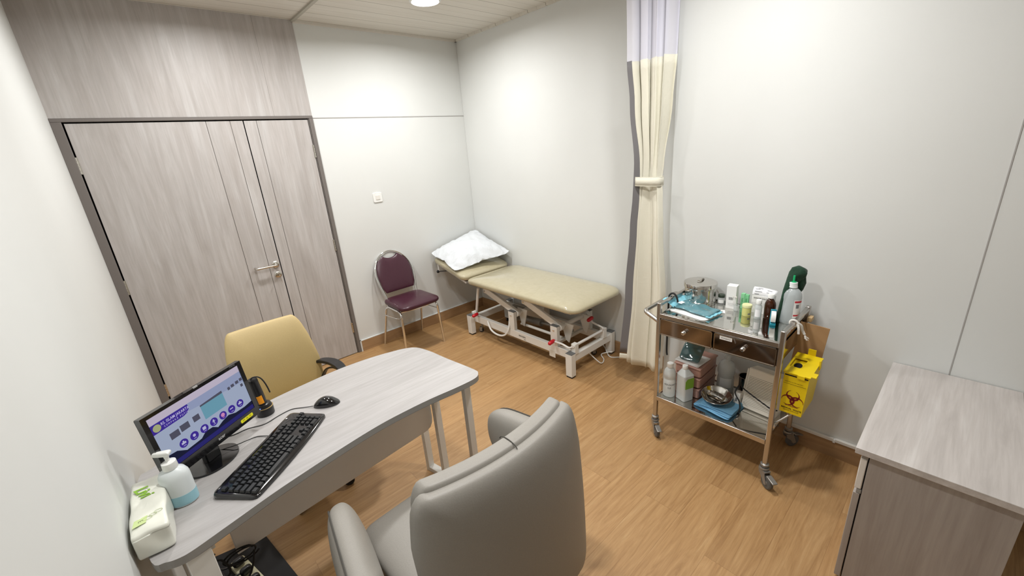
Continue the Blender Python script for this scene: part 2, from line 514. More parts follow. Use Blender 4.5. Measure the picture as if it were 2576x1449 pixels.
# laminate panel over the door
b = BOX(XL, -1.7935, -.004, .045, 2.1215, CEIL); box(b, -1.7925, XD, -.004, .045, 2.1215, CEIL)
struct(obj('trim_1', b, M_doorlam))
struct(obj('trim_2', BOX(XD, 0, -.003, 0, 2.100, 2.107), M_seam))                       # seam in back wall
struct(obj('trim_3', BOX(XS-.002, XS, -3.819, -3.815, .12, CEIL), M_seam))         # seam in right wall
b = BOX(XD-.012, XD+.012, YF, 0, CEIL-.012, CEIL); struct(obj('trim_4', b, M_ceiltrim))
b = BOX(XD, 0, -.02, 0, CEIL-.018, CEIL); box(b, -.02, 0, YS, 0, CEIL-.018, CEIL); box(b, XS-.02, XS, YF, YS, CEIL-.018, CEIL)
struct(obj('trim_5', b, M_ceil))
struct(obj('baseboard_back', BOX(XD+.012, 0, -.014, 0, 0, .106), M_base, bevel=.002))
b = BOX(XD-.0, XD+.012, -.016, 0, 0, .112); box(b, XD, 0, -.015, 0, .106, .112)
struct(obj('trim_6', b, M_wall))
b = BOX(-.014, 0, YS, -.014, 0, .106); box(b, XS-.014, XS, YF, YS, 0, .100)
struct(obj('baseboard_right', b, M_base, bevel=.002))
# white cable trunking on top of right baseboard
tr = thing('cable_trunking', 'thin white cable trunking run on top of the skirting between trolley and cabinet', 'trunking', (XS, -3.3, .1))
obj('channel', BOX(-.018, 0, -.17, .62, 0, .018), M_white, tr, bevel=.002)
obj('channel', BOX(-.018, 0, -.345, -.176, 0, .018), M_white, tr, bevel=.002)
obj('joint_clip', BOX(-.020, 0, -.178, -.168, -.004, .014), M_whitep, tr)

# door -----------------------------------------------------------------
door = bpy.data.objects.new('door_1', None); door.location = (-2.26, 0, 0); WORLD_ROOTS.add('door_1'); COL.objects.link(door); door['kind'] = 'structure'
b = BOX(XL, -2.96, -.012, .045, 0, 2.10); box(b, -1.545, XD, -.012, .045, 0, 2.10); box(b, XL, XD, -.012, .045, 2.1002, 2.12); box(b, XL, XD, .02, .045, 2.12, 2.14)
box(b, -1.552, -1.545, -.004, .045, 0, 2.10)
obj('door_frame', b, M_frame, door, bevel=.002)
obj('door_rebate', BOX(-2.96, -1.552, .035, .049, 0, 2.10), M_gap, door)
def leaf(x0, x1, grooves):
    xs = sorted([x0, x1]+[g for g in grooves])
    b = new_bm(); prev = x0
    for g in list(grooves)+[x1]:
        box(b, prev, g-(.0022 if g != x1 else 0), 0, .036, .006, 2.092); prev = g+.0022
    box(b, x0, x1, .004, .036, .006, 2.092)
    return b
wl = obj('door_leaf', leaf(-2.951, -2.015, [-2.243, -2.096]), M_doorlam, door, label='wide door leaf')
nl = obj('door_leaf', leaf(-2.008, -1.556, [-1.925]), M_doorlam, door, label='narrow door leaf')
for par_, gs in ((wl, (-2.243, -2.096)), (nl, (-1.925,))):
    for g in gs: obj('groove', BOX(g-.0022, g+.0022, .0022, .0042, .006, 2.092), M_frame, par_)  # dark strip laid in each groove, its shade put in as colour
def hinge(x, z, par):
    b = BOX(x-.010, x+.010, -.004, .004, z-.05, z+.05)
    for k in range(5): lathe(b, [(.0055, -.009), (.0055, .009)], 10, c=(x, -.006, z-.04+k*.02))
    obj('hinge', b, M_satin, par)
for z in (1.85, 1.06, .265): hinge(-2.958, z, wl); hinge(-1.551, z, nl)
hx, hz = -2.048, 1.005
b = LATHE([(.0, 0), (.027, 0), (.027, .006), (.022, .010), (0, .010)], 24, M=Tr(hx, 0, hz) @ Rot('X', 90))
tube(b, round_corner([(hx, -.004, hz), (hx, -.055, hz), (hx-.15, -.055, hz), (hx-.15, -.012, hz)], .018), .0095, 12)
obj('door_handle', b, M_satin, wl, smooth=True)
b = LATHE([(.0, 0), (.026, 0), (.026, .006), (.020, .010), (.011, .011), (.011, .022), (0, .022)], 24, M=Tr(hx, 0, hz-.085) @ Rot('X', 90))
lk1 = obj('door_lock', b, M_satin, wl, smooth=True)
b = BOX(hx-.001, hx+.001, -.045, -.02, hz-.089, hz-.081); lathe(b, [(0, -.001), (.011, -.001), (.011, .001), (0, .001)], 14, M=Tr(hx, -.052, hz-.088) @ Rot('Y', 90))
tube(b, [(hx, -.056, hz-.095), (hx+.006, -.05, hz-.13), (hx+.008, -.04, hz-.15)], .0015, 6)
obj('door_key', b, M_satin, wl)

# downlights -----------------------------------------------------------
labs = ['lit round downlight in the ceiling above the treatment couch', 'round downlight in the ceiling above the mustard chair',
        'round downlight in the ceiling beside the instrument trolley', 'round downlight in the ceiling above the grey desk chair']
for (lx, ly), lb in zip(LAMPS, labs):
    t = thing('ceiling_downlight', lb, 'ceiling light', (lx, ly, CEIL), group='recessed ceiling downlights')
    obj('trim_ring', LATHE([(.098, -.009), (.112, -.004), (.115, 0), (.098, 0), (.098, -.009)], 32), M_whitep, t, smooth=True)
    obj('lamp_lens', LATHE([(0, -.006), (.098, -.006), (.098, -.001), (0, -.001)], 32), M_lamp, t)

# light switch ----------------------------------------------------------
t = thing('light_switch', 'small white light switch on back wall right of the door', 'light switch', (-1.083, 0, 1.414))
obj('plate', PRISM(rrect(.088, .088, .012), 0, .009, Rot('X', 90)), M_whitep, t, bevel=.003)
obj('rocker', PRISM(rrect(.040, .040, .003), .009, .013, Rot('X', 90)), M_white, t, bevel=.001)


# ================================================================== desk
DT = .75
desk = wthing('office_desk', 'curved pale grey desk on white sled legs with a computer standing on it', 'desk', (-2.35, -2.05, 0))
near = [(-1.775, -2.25), (-1.784, -2.296), (-1.822, -2.322), (-1.914, -2.322), (-2.052, -2.309), (-2.168, -2.305), (-2.297, -2.309), (-2.453, -2.331),
        (-2.674, -2.374), (-2.83, -2.416), (-2.922, -2.441), (-2.958, -2.444), (-2.990, -2.432), (-3.020, -2.40)]
far = [(-3.040, -2.2), (-3.036, -1.945), (-2.990, -1.900), (-2.78, -1.81), (-2.58, -1.748), (-2.426, -1.722), (-2.235, -1.704), (-2.064, -1.716), (-1.923, -1.751),
       (-1.862, -1.780), (-1.836, -1.81), (-1.822, -1.85), (-1.808, -1.93), (-1.798, -2.05)]
oc = near+far
def catmull_closed(p, k=4):
    o = []; n = len(p)
    for i in range(n):
        a, b_, c, d = (Vector((*p[(i+j) % n], 0)) for j in (-1, 0, 1, 2))
        for j in range(k):
            t = j/k
            q = .5*((2*b_)+(-a+c)*t+(2*a-5*b_+4*c-d)*t*t+(-a+3*b_-3*c+d)*t**3); o.append((q.x, q.y))
    return o
oc = catmull_closed(oc)
oc = [(max(x, XL+.019*y+.004), y) for x, y in oc]
top = obj('desktop', PRISM(oc, DT-.026, DT), [M_desklam, M_edge], desk)
for p in top.data.polygons:
    if abs(p.normal.z) < .5: p.material_index = 1
obj('underside_layer', PRISM([(x*.985-.034, y*.985-.031) for x, y in oc], DT-.030, DT-.026), M_edge, desk)  # thin inset layer under the desktop in the edge band grey
def bar(bm, a, b_, w=.034, h=.034, rz=0):
    a, b_ = Vector(a), Vector(b_); d = (b_-a); L = d.length; q = d.to_track_quat('Z', 'Y').to_matrix().to_4x4()
    M = Tr(*a) @ q
    return box(bm, -w/2, w/2, -h/2, h/2, 0, L, M)
DZ = math.radians(-79.2)
def vbar(bm, x, y, z0, z1, w, d, rz):
    return box(bm, -w/2, w/2, -d/2, d/2, z0, z1, Tr(x, y, 0) @ Matrix.Rotation(rz, 4, 'Z'))
fr = thing  # alias guard
def sled(pts, w, d, rz, name):
    b = new_bm()
    for x, y in pts: vbar(b, x, y, .0, DT-.03, w, d, rz)
    (xa, ya), (xb, yb) = pts[0], pts[-1]
    cx, cy = (xa+xb)/2, (ya+yb)/2; L = math.hypot(xb-xa, yb-ya)
    vbar(b, cx, cy, .0, .026, w, L, rz); vbar(b, cx, cy, DT-.056, DT-.030, w, L, rz)
    return b
RZ = math.radians(10.8)
obj('leg_frame', sled([(-1.900, -1.868), (-1.874, -1.996), (-1.828, -2.238)], .040, .024, RZ, ''), M_white, desk, bevel=.002)
obj('leg_frame', sled([(-2.985, -1.98), (-2.968, -2.12), (-2.925, -2.418)], .062, .03, RZ, ''), M_white, desk, bevel=.002)
pn = Matrix.Translation((-2.365, -2.012, 0)) @ Matrix.Rotation(math.radians(6), 4, 'Z')
pts = [(-.49, .34), (.43, .34), (.455, .35), (.47, .372), (.475, .40), (.475, DT-.03), (-.49, DT-.03)]
obj('modesty_panel', PRISM(pts, -.009, .009, pn @ Rot('X', 90)), P('white_panel', srgb(232, 229, 224), .45), desk, bevel=.003)
obj('bolt', LATHE([(0, -.003), (.004, -.003), (.004, 0), (0, 0)], 8, M=Tr(-1.874, -2.01, .595) @ Rot('X', 90)), M_rubber, desk)

# dark floor mat, power strip and cables below the desk
t = obj('floor_mat', PRISM([(-2.74, -1.655), (-2.625, -2.44), (-2.99, -2.44), (-2.99, -1.60)], 0, .012), P('black_mat', (.010, .009, .010), .8))
tag(t, 'flat black mat on the floor under the left end of the desk', 'floor mat')
strip = thing('power_strip', 'cream power strip lying on the black mat under the desk', 'power strip', (-2.845, -1.735, .012), math.radians(13))
obj('housing', PRISM(rrect(.062, .34, .012, cx=-.03, cy=-.165), 0, .030), M_cream, strip, bevel=.004)
for k in range(4):
    b = LATHE([(.021, 0), (.021, .002), (.017, .002), (.017, .0005), (0, .0005)], 18, c=(-.03, -.045-.08*k, .030))
    obj('socket', b, M_cream, strip, smooth=True)
for k in range(3):
    y0 = -.045-.075*k
    pl = PAD(rrect(.048, .030, .012, cx=-.035, cy=y0), .036, n=3, M=Tr(0, 0, .052))
    tube(pl, smoothpath([(-.05, y0, .055), (-.09, y0+.01, .06), (-.11, y0+.06, .06), (-.10, y0+.13, .03), (-.085, .11, .01)], 5), .0042, 8)
    o = obj('power_plug', pl, M_blackp, None, smooth=True)
    o.matrix_world = Matrix.Translation((-2.845, -1.735, .012)) @ Matrix.Rotation(math.radians(13), 4, 'Z')
    tag(o, 'black power plug in the cream strip under the desk, %s from the panel' % ['first', 'second', 'third'][k], 'plug', 'power plugs in the strip')
# hanging cable loops against the panel
b = new_bm()
lp = []
for i in range(40):
    a = 2*PI*i/20; k = i/40
    lp.append((-2.855+.052*math.cos(a)+.02*k, -2.075-.012*math.sin(a)-.01*k, .345+.036*math.sin(a)-.012*k))
tube(b, lp, .0036, 8)
tube(b, smoothpath([(-2.915, -2.07, .40), (-2.945, -2.08, .36), (-2.93, -2.10, .30), (-2.89, -2.10, .31), (-2.90, -2.09, .37), (-2.94, -2.08, .42), (-2.96, -2.05, .70)], 8), .004, 8)
tube(b, smoothpath([(-2.80, -2.09, .34), (-2.83, -2.12, .28), (-2.90, -2.08, .16), (-2.93, -1.95, .06), (-2.92, -1.85, .05)], 8), .004, 8)
tag(obj('cable_bundle', b, M_rubber, smooth=True), 'looped black cables hanging against the desk panel above the power strip', 'cable')
b = PRISM(rrect(.12, .035, .008), 0, .05, Tr(-2.93, -2.16, .012) @ Matrix.Rotation(.3, 4, 'Z'))
tag(obj('power_adapter', b, M_blackp, bevel=.004), 'black power adapter on the mat beside the left desk leg', 'power adapter')

# ------------------------------------------------------------------ monitor
MZ = DT
mon = thing('computer_monitor', 'small black computer monitor switched on, standing on the pale desk', 'monitor', (-2.812, -2.050, MZ), math.radians(35.0))
mw, mh = .372, .232
MM = Tr(0, -.022, .200) @ Rot('X', -6)
# front bezel ring
sw, sh = .341, .186; scz = .011
b = new_bm()
def slab(bm, x0, x1, z0, z1, y0, y1, M): return box(bm, x0, x1, y0, y1, z0, z1, M)
slab(b, -mw/2, mw/2, scz+sh/2, mh/2, -.012, .010, MM); slab(b, -mw/2, mw/2, -mh/2, scz-sh/2, -.012, .010, MM)
slab(b, -mw/2, -sw/2, scz-sh/2, scz+sh/2, -.012, .010, MM); slab(b, sw/2, mw/2, scz-sh/2, scz+sh/2, -.012, .010, MM)
obj('bezel', b, M_blackg, mon)
b = BOX(-mw/2+.004, mw/2-.004, .010, .024, -mh/2+.004, mh/2-.004, MM); box(b, -.11, .11, .024, .042, -.075, .08, MM)
obj('rear_housing', b, M_blackp, mon, bevel=.004)
b = BOX(-.028, .028, .006, .030, .012, .12); obj('stand_neck', b, M_blackg, mon, bevel=.004)
obj('stand_base', LATHE([(0, 0), (.085, 0), (.090, .003), (.089, .008), (.06, .012), (.03, .014), (0, .014)], 48, c=(0, .018, 0), sx=1.0, sy=.82), M_blackg, mon, smooth=True)
# screen picture
E_ = {}
def em(name, r, g, b_, s=.8):
    k = 'screen_'+name
    if k not in E_: E_[k] = emit(k, srgb(r, g, b_), s)
    return E_[k]
def uv(u, v, d=0): return Vector(MM @ Vector((-sw/2+u*sw, -.0085-d, scz-sh/2+v*sh)))
def spoly(bm, pts, d=0):
    vs = [bm.verts.new(uv(u, v, d)) for u, v in pts]; bm.faces.new(vs)
def srect(bm, u0, u1, v0, v1, d=0, k=0): spoly(bm, [(u0, v0), (u1, v0), (u1, v1+k), (u0, v1)], d)
def sdisc(bm, u, v, r, d=0, n=24, a=1): spoly(bm, [(u+r*math.cos(2*PI*i/n), v+a*r*sw/sh*math.sin(2*PI*i/n)) for i in range(n)], d)
b = BOX(-sw/2, sw/2, -.0085, -.004, scz-sh/2, scz+sh/2, MM)
scr = obj('screen', b, em('sky', 150, 160, 192), mon)
b = new_bm(); srect(b, 0, 1, .865, 1, .0001); obj('browser_bar', b, em('bar', 196, 186, 204), scr)
b = new_bm(); spoly(b, [(0, .1), (1, .1), (1, .63), (.8, .66), (.5, .7), (0, .80)], .0001); obj('picture_building', b, em('bld', 165, 176, 200), scr)
b = new_bm(); srect(b, .47, .73, .40, .70, .0002, .02); obj('picture_gate', b, em('gate', 110, 160, 180), scr)
b = new_bm(); srect(b, .47, .73, .67, .70, .0003, .02)
for u, v, w, h in ((.12, .44, .09, .12), (.225, .46, .09, .12), (.36, .48, .07, .11), (.80, .64, .03, .06), (.845, .65, .04, .06), (.905, .66, .04, .06), (.96, .67, .035, .06), (.95, .55, .03, .06)):
    srect(b, u, u+w, v, v+h, .0002)
obj('picture_windows', b, em('win', 84, 84, 100), scr)
b = new_bm()
spoly(b, [(0, .08), (1, .08), (1, .16), (.9, .14), (.78, .15), (.7, .2), (.62, .17), (.55, .12), (.5, .19), (.42, .2), (.36, .13), (.2, .12), (.12, .22), (.03, .24), (0, .2)], .0002)
obj('picture_trees', b, em('tree', 32, 34, 58), scr)
b = new_bm(); srect(b, 0, 1, 0, .085, .0002); obj('task_bar', b, em('task', 46, 44, 112), scr)
b = new_bm()
spoly(b, [(0, .69), (.30, .70), (.345, .72), (.37, .78), (.37, .862), (0, .862)], .0003); bn = obj('banner', b, em('purple', 66, 48, 150), scr)
b = new_bm(); sdisc(b, .055, .775, .036, .0004); obj('banner_emblem', b, em('emb', 170, 176, 130), scr)
o_ = uv(.235, .80, .0005); ux = (uv(1, 0)-uv(0, 0)); uy = (uv(0, 1)-uv(0, 0))
textmesh('RS. ISLAM JAKARTA', .0135, plane_M(o_, ux, uy), em('txt', 210, 205, 240), 'banner_text', scr, 0, bold=.0001, sx=.82)
textmesh('C E M P A K A   P U T I H', .0085, plane_M(uv(.235, .735, .0005), ux, uy), em('txt', 210, 205, 240), 'banner_text', scr, 0, sx=.9)
for i in range(7):
    u = .20+.111*i
    b = new_bm(); sdisc(b, u, .265, .043, .0003)
    ic = obj('round_icon', b, em('purple', 66, 48, 150), scr)
    b = new_bm()
    if i in (0, 6):
        srect(b, u-.022, u+.022, .25, .285, .0004); srect(b, u-.008, u+.008, .285, .31, .0004)
    elif i == 1: sdisc(b, u, .275, .015, .0004)
    elif i == 2: srect(b, u-.018, u+.018, .245, .305, .0004)
    elif i == 3: sdisc(b, u, .30, .008, .0004); srect(b, u-.018, u+.018, .275, .285, .0004); srect(b, u-.006, u+.006, .24, .29, .0004)
    elif i == 4: sdisc(b, u, .275, .022, .0004)
    else: srect(b, u-.02, u+.02, .27, .29, .0004)
    srect(b, u-.014, u+.014, .215, .224, .0004)
    obj('icon_symbol', b, em('txt2', 190, 190, 220) if i != 4 else em('pinkish', 210, 140, 190), scr)
bz = lambda x, z, d=.0003: MM @ Vector((x, -.012-d, z))
bx_, bz_ = MM.to_3x3() @ Vector((1, 0, 0)), MM.to_3x3() @ Vector((0, 0, 1))
textmesh('acer', .016, plane_M(bz(.012, -.098), bx_, bz_), P('silver_print', (.6, .6, .62), .3, .4), 'logo', mon, .0003, bold=.0003)
textmesh('P166HQL', .006, plane_M(bz(.150, .1125), bx_, bz_), M_greyink, 'model_text', mon, .0002)
b = PRISM(rrect(.056, .013, .004), 0, .0004, plane_M(bz(.125, -.099, 0), bx_, bz_)); lb = obj('yellow_sticker', b, M_yelllab, mon)
textmesh('EY  46  34', .009, plane_M(bz(.125, -.099, .0006), bx_, bz_), P('olive_print', srgb(120, 118, 10), .6), 'sticker_text', lb, .0001)
b = BOX(-.008, .008, -.013, -.0095, mh/2-.002, mh/2+.0035, MM); obj('top_clip', b, P('silver_plastic', srgb(190, 190, 190), .3, .4), mon)

# ------------------------------------------------------------------ keyboard
KA = math.radians(42.4)
kb = thing('keyboard', 'full size black keyboard lying diagonally on the pale desk', 'keyboard', (-2.640, -2.166, DT), KA)
kw, kd = .445, .156
def kf(x, y, z):
    s = (y+kd/2)/kd
    top = .012+.012*s
    if z > 0: z = top*min(1, z/.011)
    else: z = 0
    y2 = y - (.012*(1-(2*x/kw)**2) if y < -kd*.3 else 0)
    return (x, y2, max(0, z))
o = rrect(kw, kd, .014, 6)
body = obj('body', PAD(o, .022, n=7, N=96, f=kf, M=Tr(0, 0, .002)), M_blackg, kb, smooth='all')
KEYC = {}
def keymesh(w, d):
    k = (round(w, 4), round(d, 4))
    if k not in KEYC:
        bm = new_bm(); g = .0012
        a = [bm.verts.new((sx*(w/2-g), sy*(d/2-g), 0)) for sx, sy in ((-1, -1), (1, -1), (1, 1), (-1, 1))]
        c = [bm.verts.new((sx*(w/2-.0034), sy*(d/2-.0034)+.0006, .0068)) for sx, sy in ((-1, -1), (1, -1), (1, 1), (-1, 1))]
        bm.faces.new(c); bridge(bm, a, c); bm.faces.new(list(reversed(a)))
        me = bpy.data.meshes.new('key'); bmesh.ops.recalc_face_normals(bm, faces=bm.faces); bm.to_mesh(me); bm.free()
        me.materials.append(MK); KEYC[k] = me
    return KEYC[k]
MK = P('black_keycap', (.013, .014, .015), .28)
U = .0188
rows = [  # y row, list of (x start units, width units)
    (4.35, [(0, 1)]+[(2+i, 1) for i in range(4)]+[(6.5+i, 1) for i in range(4)]+[(11+i, 1) for i in range(4)]+[(15.25+i, 1) for i in range(3)]),
    (3.1, [(i, 1) for i in range(13)]+[(13, 2)]+[(15.25+i, 1) for i in range(3)]+[(18.5+i, 1) for i in range(4)]),
    (2.1, [(0, 1.5)]+[(1.5+i, 1) for i in range(12)]+[(13.5, 1.5)]+[(15.25+i, 1) for i in range(3)]+[(18.5+i, 1) for i in range(3)]),
    (1.1, [(0, 1.75)]+[(1.75+i, 1) for i in range(11)]+[(12.75, 2.25)]+[(18.5+i, 1) for i in range(3)]),
    (.1, [(0, 2.25)]+[(2.25+i, 1) for i in range(10)]+[(12.25, 2.75)]+[(16.25, 1)]+[(18.5+i, 1) for i in range(3)]),
    (-.9, [(0, 1.25), (1.25, 1.25), (2.5, 1.25), (3.75, 6.25), (10, 1.25), (11.25, 1.25), (12.5, 1.25), (13.75, 1.25)]+[(15.25+i, 1) for i in range(3)]+[(18.5, 2), (20.5, 1)]),
]
SXK = (kw-.022)/(22.5*U)
for ry, ks in rows:
    for kx, kwid in ks:
        w = kwid*U*SXK; x = -kw/2+.011+kx*U*SXK+w/2; y = -.044+(ry)*U*1.06
        s = (y+kd/2)/kd
        ko = bpy.data.objects.new('key', keymesh(w, U*1.02)); COL.objects.link(ko); ko.parent = kb
        ko.location = (x, y, .0142+.0112*s); ko.rotation_euler = (math.radians(4.5), 0, 0)
for y0, h_ in ((1.6, 3),):
    pass
obj('logo', LATHE([(0, 0), (.0035, 0), (.0035, .0004), (0, .0004)], 16, c=(.168, .062, .0262)), M_paper, kb)
def wpath(root, pts):
    q = Matrix.Rotation(-root.rotation_euler.z, 4, 'Z')
    return [q @ (Vector(p)-Vector(root.location)) for p in pts]
ctrl = smoothpath(wpath(kb, [(-2.615, -2.085, .768), (-2.639, -2.040, .756), (-2.671, -2.005, .753), (-2.705, -2.006, .756), (-2.735, -2.026, .768), (-2.765, -2.02, .768), (-2.83, -1.97, .753), (-2.86, -1.90, .753)]), 8)
obj('cord', TUBE(ctrl, .0017, 8), M_rubber, kb, smooth=True)

# ------------------------------------------------------------------ mouse
ms = thing('computer_mouse', 'black glossy mouse on the pale desk beyond the keyboard', 'mouse', (-2.392, -1.990, DT), math.radians(-28))
def mf(x, y, z):
    t = (x+.055)/.11
    h = .034*math.sin(PI*min(1, .12+.80*t)**.9)*1.0+.004
    return (x, y, .001 if z <= 0 else .001+h*(z/.5)**.8)
ow = [(.055*math.cos(a), (.029+.004*math.cos(a))*math.sin(a)) for a in [2*PI*i/60 for i in range(60)]]
obj('body', PAD(ow, 1.0, n=2.4, N=60, f=mf), M_blackg, ms, smooth='all')
obj('scroll_wheel', LATHE([(0, -.003), (.0075, -.003), (.0085, 0), (.0075, .003), (0, .003)], 18, M=Tr(-.027, 0, .0225) @ Rot('X', 90)), M_rubber, ms, smooth=True)
c2 = smoothpath(wpath(ms, [(-2.442, -1.966, .757), (-2.475, -1.935, .753), (-2.515, -1.907, .752), (-2.566, -1.913, .752), (-2.628, -1.933, .752), (-2.687, -1.913, .752), (-2.739, -1.914, .752), (-2.80, -1.89, .752), (-2.86, -1.87, .752)]), 8)
obj('cord', TUBE(c2, .0016, 8), M_rubber, ms, smooth=True)

# ------------------------------------------------------------------ torch in a charging base
tc = thing('charging_torch', 'black hand torch with orange label standing in a round charging base behind the monitor', 'torch', (-2.603, -1.848, DT))
obj('charging_base', LATHE([(0, 0), (.033, 0), (.034, .002), (.034, .036), (.032, .038), (.031, .042), (.027, .052), (.02, .055), (0, .055)], 36), M_blackp, tc, smooth=True)
obj('gold_ring', LATHE([(.0342, .036), (.0350, .037), (.0342, .0385)], 36), P('gold_ring', srgb(200, 170, 110), .3, .6), tc, smooth=True)
MT = Tr(-.002, .0, .045) @ Rot('Y', -5)
obj('barrel', LATHE([(0, 0), (.019, 0), (.0195, .06), (.0190, .118), (.0195, .120), (.0195, .126), (.017, .131), (0, .131)], 28, M=MT), M_blackp, tc, smooth=True)
b = new_bm()
for i in range(9):
    pass
def cyl_label(r, z0, z1, a0, a1, M, n=10):
    bm = new_bm(); A = []; B = []
    for i in range(n+1):
        a = math.radians(a0+(a1-a0)*i/n)
        A.append(bm.verts.new(M @ Vector((r*math.cos(a), r*math.sin(a), z0)))); B.append(bm.verts.new(M @ Vector((r*math.cos(a), r*math.sin(a), z1))))
    for i in range(n): bm.faces.new((A[i], A[i+1], B[i+1], B[i]))
    return bm
obj('orange_label', cyl_label(.0202, .016, .054, -130, -68, MT), M_orange, tc, smooth=True)
b = new_bm()
tube(b, smoothpath([(-.022, 0, .168), (-.012, -.002, .182), (.006, -.004, .180), (.018, -.008, .168), (.026, -.012, .146), (.031, -.014, .12), (.034, -.014, .096)], 8), .0028, 8)
obj('wrist_strap', b, M_rubber, tc)
obj('blue_led', LATHE([(0, 0), (.0025, .001), (0, .003)], 8, M=Tr(-.020, -.0275, .043)), emit('blue_led', (.1, .2, 1), 6), tc)

# ------------------------------------------------------------------ pump bottle
pb = thing('sanitiser_bottle', 'clear pump bottle one third full of pale blue gel on the desk by the tissues', 'pump bottle', (-2.925, -2.193, DT), math.radians(-25))
prof = [(0, 0), (.033, 0), (.037, .004), (.038, .012), (.038, .098), (.0365, .112), (.030, .126), (.018, .134), (.014, .137), (.014, .144), (0, .144)]
obj('bottle', LATHE([(r, z) for r, z in prof], 40, sx=1.12, sy=.88), P('frosted_clear_bottle', srgb(228, 235, 236), .35, 0, Transmission_Weight=.1), pb, smooth=True)
obj('gel', LATHE([(0, .0015), (.0335, .0015), (.0380, .006), (.0384, .012), (.0384, .043), (.0, .0431)], 40, sx=1.12, sy=.88), M_bluegel, pb, smooth=True)
obj('screw_collar', LATHE([(.0195, .134), (.0205, .136), (.0195, .158), (.010, .161), (.006, .162), (.006, .172), (0, .172)], 28), M_whitep, pb, smooth=True)
b = new_bm()
pad(b, [(.013, -.011), (.013, .011), (-.018, .008), (-.034, .004), (-.034, -.004), (-.018, -.008)], .018, n=3, N=48, M=Tr(0, 0, .189) @ Rot('Y', 6))
lathe(b, [(.0055, .168), (.008, .183)], 16)
ph = obj('pump_head', b, M_whitep, pb, smooth='all')

# ------------------------------------------------------------------ tissue pack
tp = thing('tissue_pack', 'white and green soft pack of tissues against the left wall on the desk corner', 'tissue pack', (-2.996, -2.252, DT), math.radians(-2))
def tf(x, y, z):
    w = .0015*math.sin(60*y+9*x)+.0015*math.sin(95*x+40*y)
    return (x+.0012*math.sin(50*y+z*40), y+.002*math.sin(70*x+z*60), z+(w if z > .03 else 0)-.05*max(0, -y-.06)*(z > .03))
obj('wrapper', PAD(rrect(.084, .265, .007, 6), .094, n=13, N=96, f=tf, M=Tr(0, 0, .047), puff=.0), P('white_tissue_wrapper', srgb(226, 227, 216), .4, 0, Coat_Weight=.3), tp, smooth='all')
textmesh('Livi', .046, plane_M(Vector((-.010, .055, .0978)), (.35, -1, 0), (1, .35, 0)), M_lime, 'logo_text', tp, .0006, shear=.35, bold=.0009)
b = PRISM([(0, 0), (.03, .004), (.034, .034), (.004, .03)], 0, .0006, Tr(-.034, -.105, .0952)); lb = obj('printed_square', b, P('pale_green_print', srgb(196, 214, 150), .5), tp)
textmesh('E', .016, plane_M(Vector((-.016, -.087, .0962)), (.2, -1, 0), (1, .2, 0)), P('faded_green_print', srgb(150, 160, 120), .6), 'printed_mark', tp, .0003)
b = new_bm()
for k, (cx, cy, r) in enumerate(((.0, -.085, .011), (.012, -.078, .009), (.024, -.072, .010))):
    tube(b, [(cx+r*math.cos(a), cy+.6*r*math.sin(a), .0958) for a in [2*PI*i/16 for i in range(16)]], .0005, 5, closed=True)
obj('printed_rings', b, P('pale_olive_print', srgb(170, 184, 130), .6), tp)

# ================================================================== grey desk chair (seen from behind)
gc = thing('executive_chair', 'wide grey leather swivel chair facing the desk, seen from behind', 'office chair', (-2.168, -2.80, 0), 0)
# local: +y towards desk; back at y about -.2
def wid(t):    # half width of the back along height t in 0..1
    pts = [(0, .322), (.12, .325), (.4, .326), (.62, .327), (.78, .328), (.93, .314), (1, .308)]
    for (a, wa), (b_, wb) in zip(pts, pts[1:]):
        if t <= b_:
            f = (t-a)/(b_-a); f = f*f*(3-2*f)*.5+f*.5; return wa+(wb-wa)*f
    return pts[-1][1]
ZB0, ZB1 = .20, .925
def backy(x, z):
    t = (z-ZB0)/(ZB1-ZB0)
    return -.208-.012*(1-t) - .012*math.sin(PI*max(0, min(1, t))) + .62*x*x*(.55+.45*t)
def fshell(off, T):
    def f(x, y, z):        # pad local: x across, y = height (0..1 scaled), z thickness
        t = y
        X = x*wid(max(0, min(1, t)))
        Z = ZB0+t*(ZB1-ZB0)
        return (X, backy(X, Z)+off-z*(1.0 if z > 0 or T != .08 else .35), Z)
    return f
out = rrect(2, 1, .17, 10, 0, .5)
# rounded outline in normalised space, corners squashed
o1 = [(x/2, y) for x, y in [(p[0], p[1]) for p in []]] or [(px_/.6, py_/.6+.5) for px_, py_ in rrect(1.2, .6, .062, 10)]
obj('back_shell', PAD(o1, .120, n=2.9, n2=12, N=160, edge=20, inner=16, f=fshell(.026, .08)), M_grey, gc, smooth='all')
o2 = [(px_/.6*.93, (py_/.6+.5)*.97+.047) for px_, py_ in rrect(1.2, .6, .06, 10)]
obj('back_cushion', PAD(o2, .082, n=5, N=160, edge=18, inner=16, f=fshell(.062, .1)), M_grey, gc, smooth='all')
# stitched seam across the cushion top
b = new_bm()
pts_ = []
zc = ZB0+1.0*(ZB1-ZB0)+.0166
for i in range(15):
    a = math.radians(22+143*i/14)
    pts_.append((.012, backy(0, .93)+.062-.0415*math.cos(a), ZB1+.0140-.040+.0405*abs(math.sin(a))**.4))
tube(b, smoothpath(pts_, 3), .0016, 6)
obj('seam', b, M_greyd, gc, smooth=True)
# seat
def sf(x, y, z):
    return (x, y, z+.010*(1-(x/.28)**2)*(1 if z > 0 else 0)-.0)
obj('seat', PAD(rrect(.655, .525, .045, 8, 0, .112), .12, n=4.5, N=120, edge=14, f=sf, M=Tr(0, 0, .412)), M_grey, gc, smooth='all')
obj('seat_seam', TUBE([(-.262, -.012, .475), (-.1, -.0, .484), (.1, 0, .484), (.262, -.012, .475)], .0016, 6), M_greyd, gc)
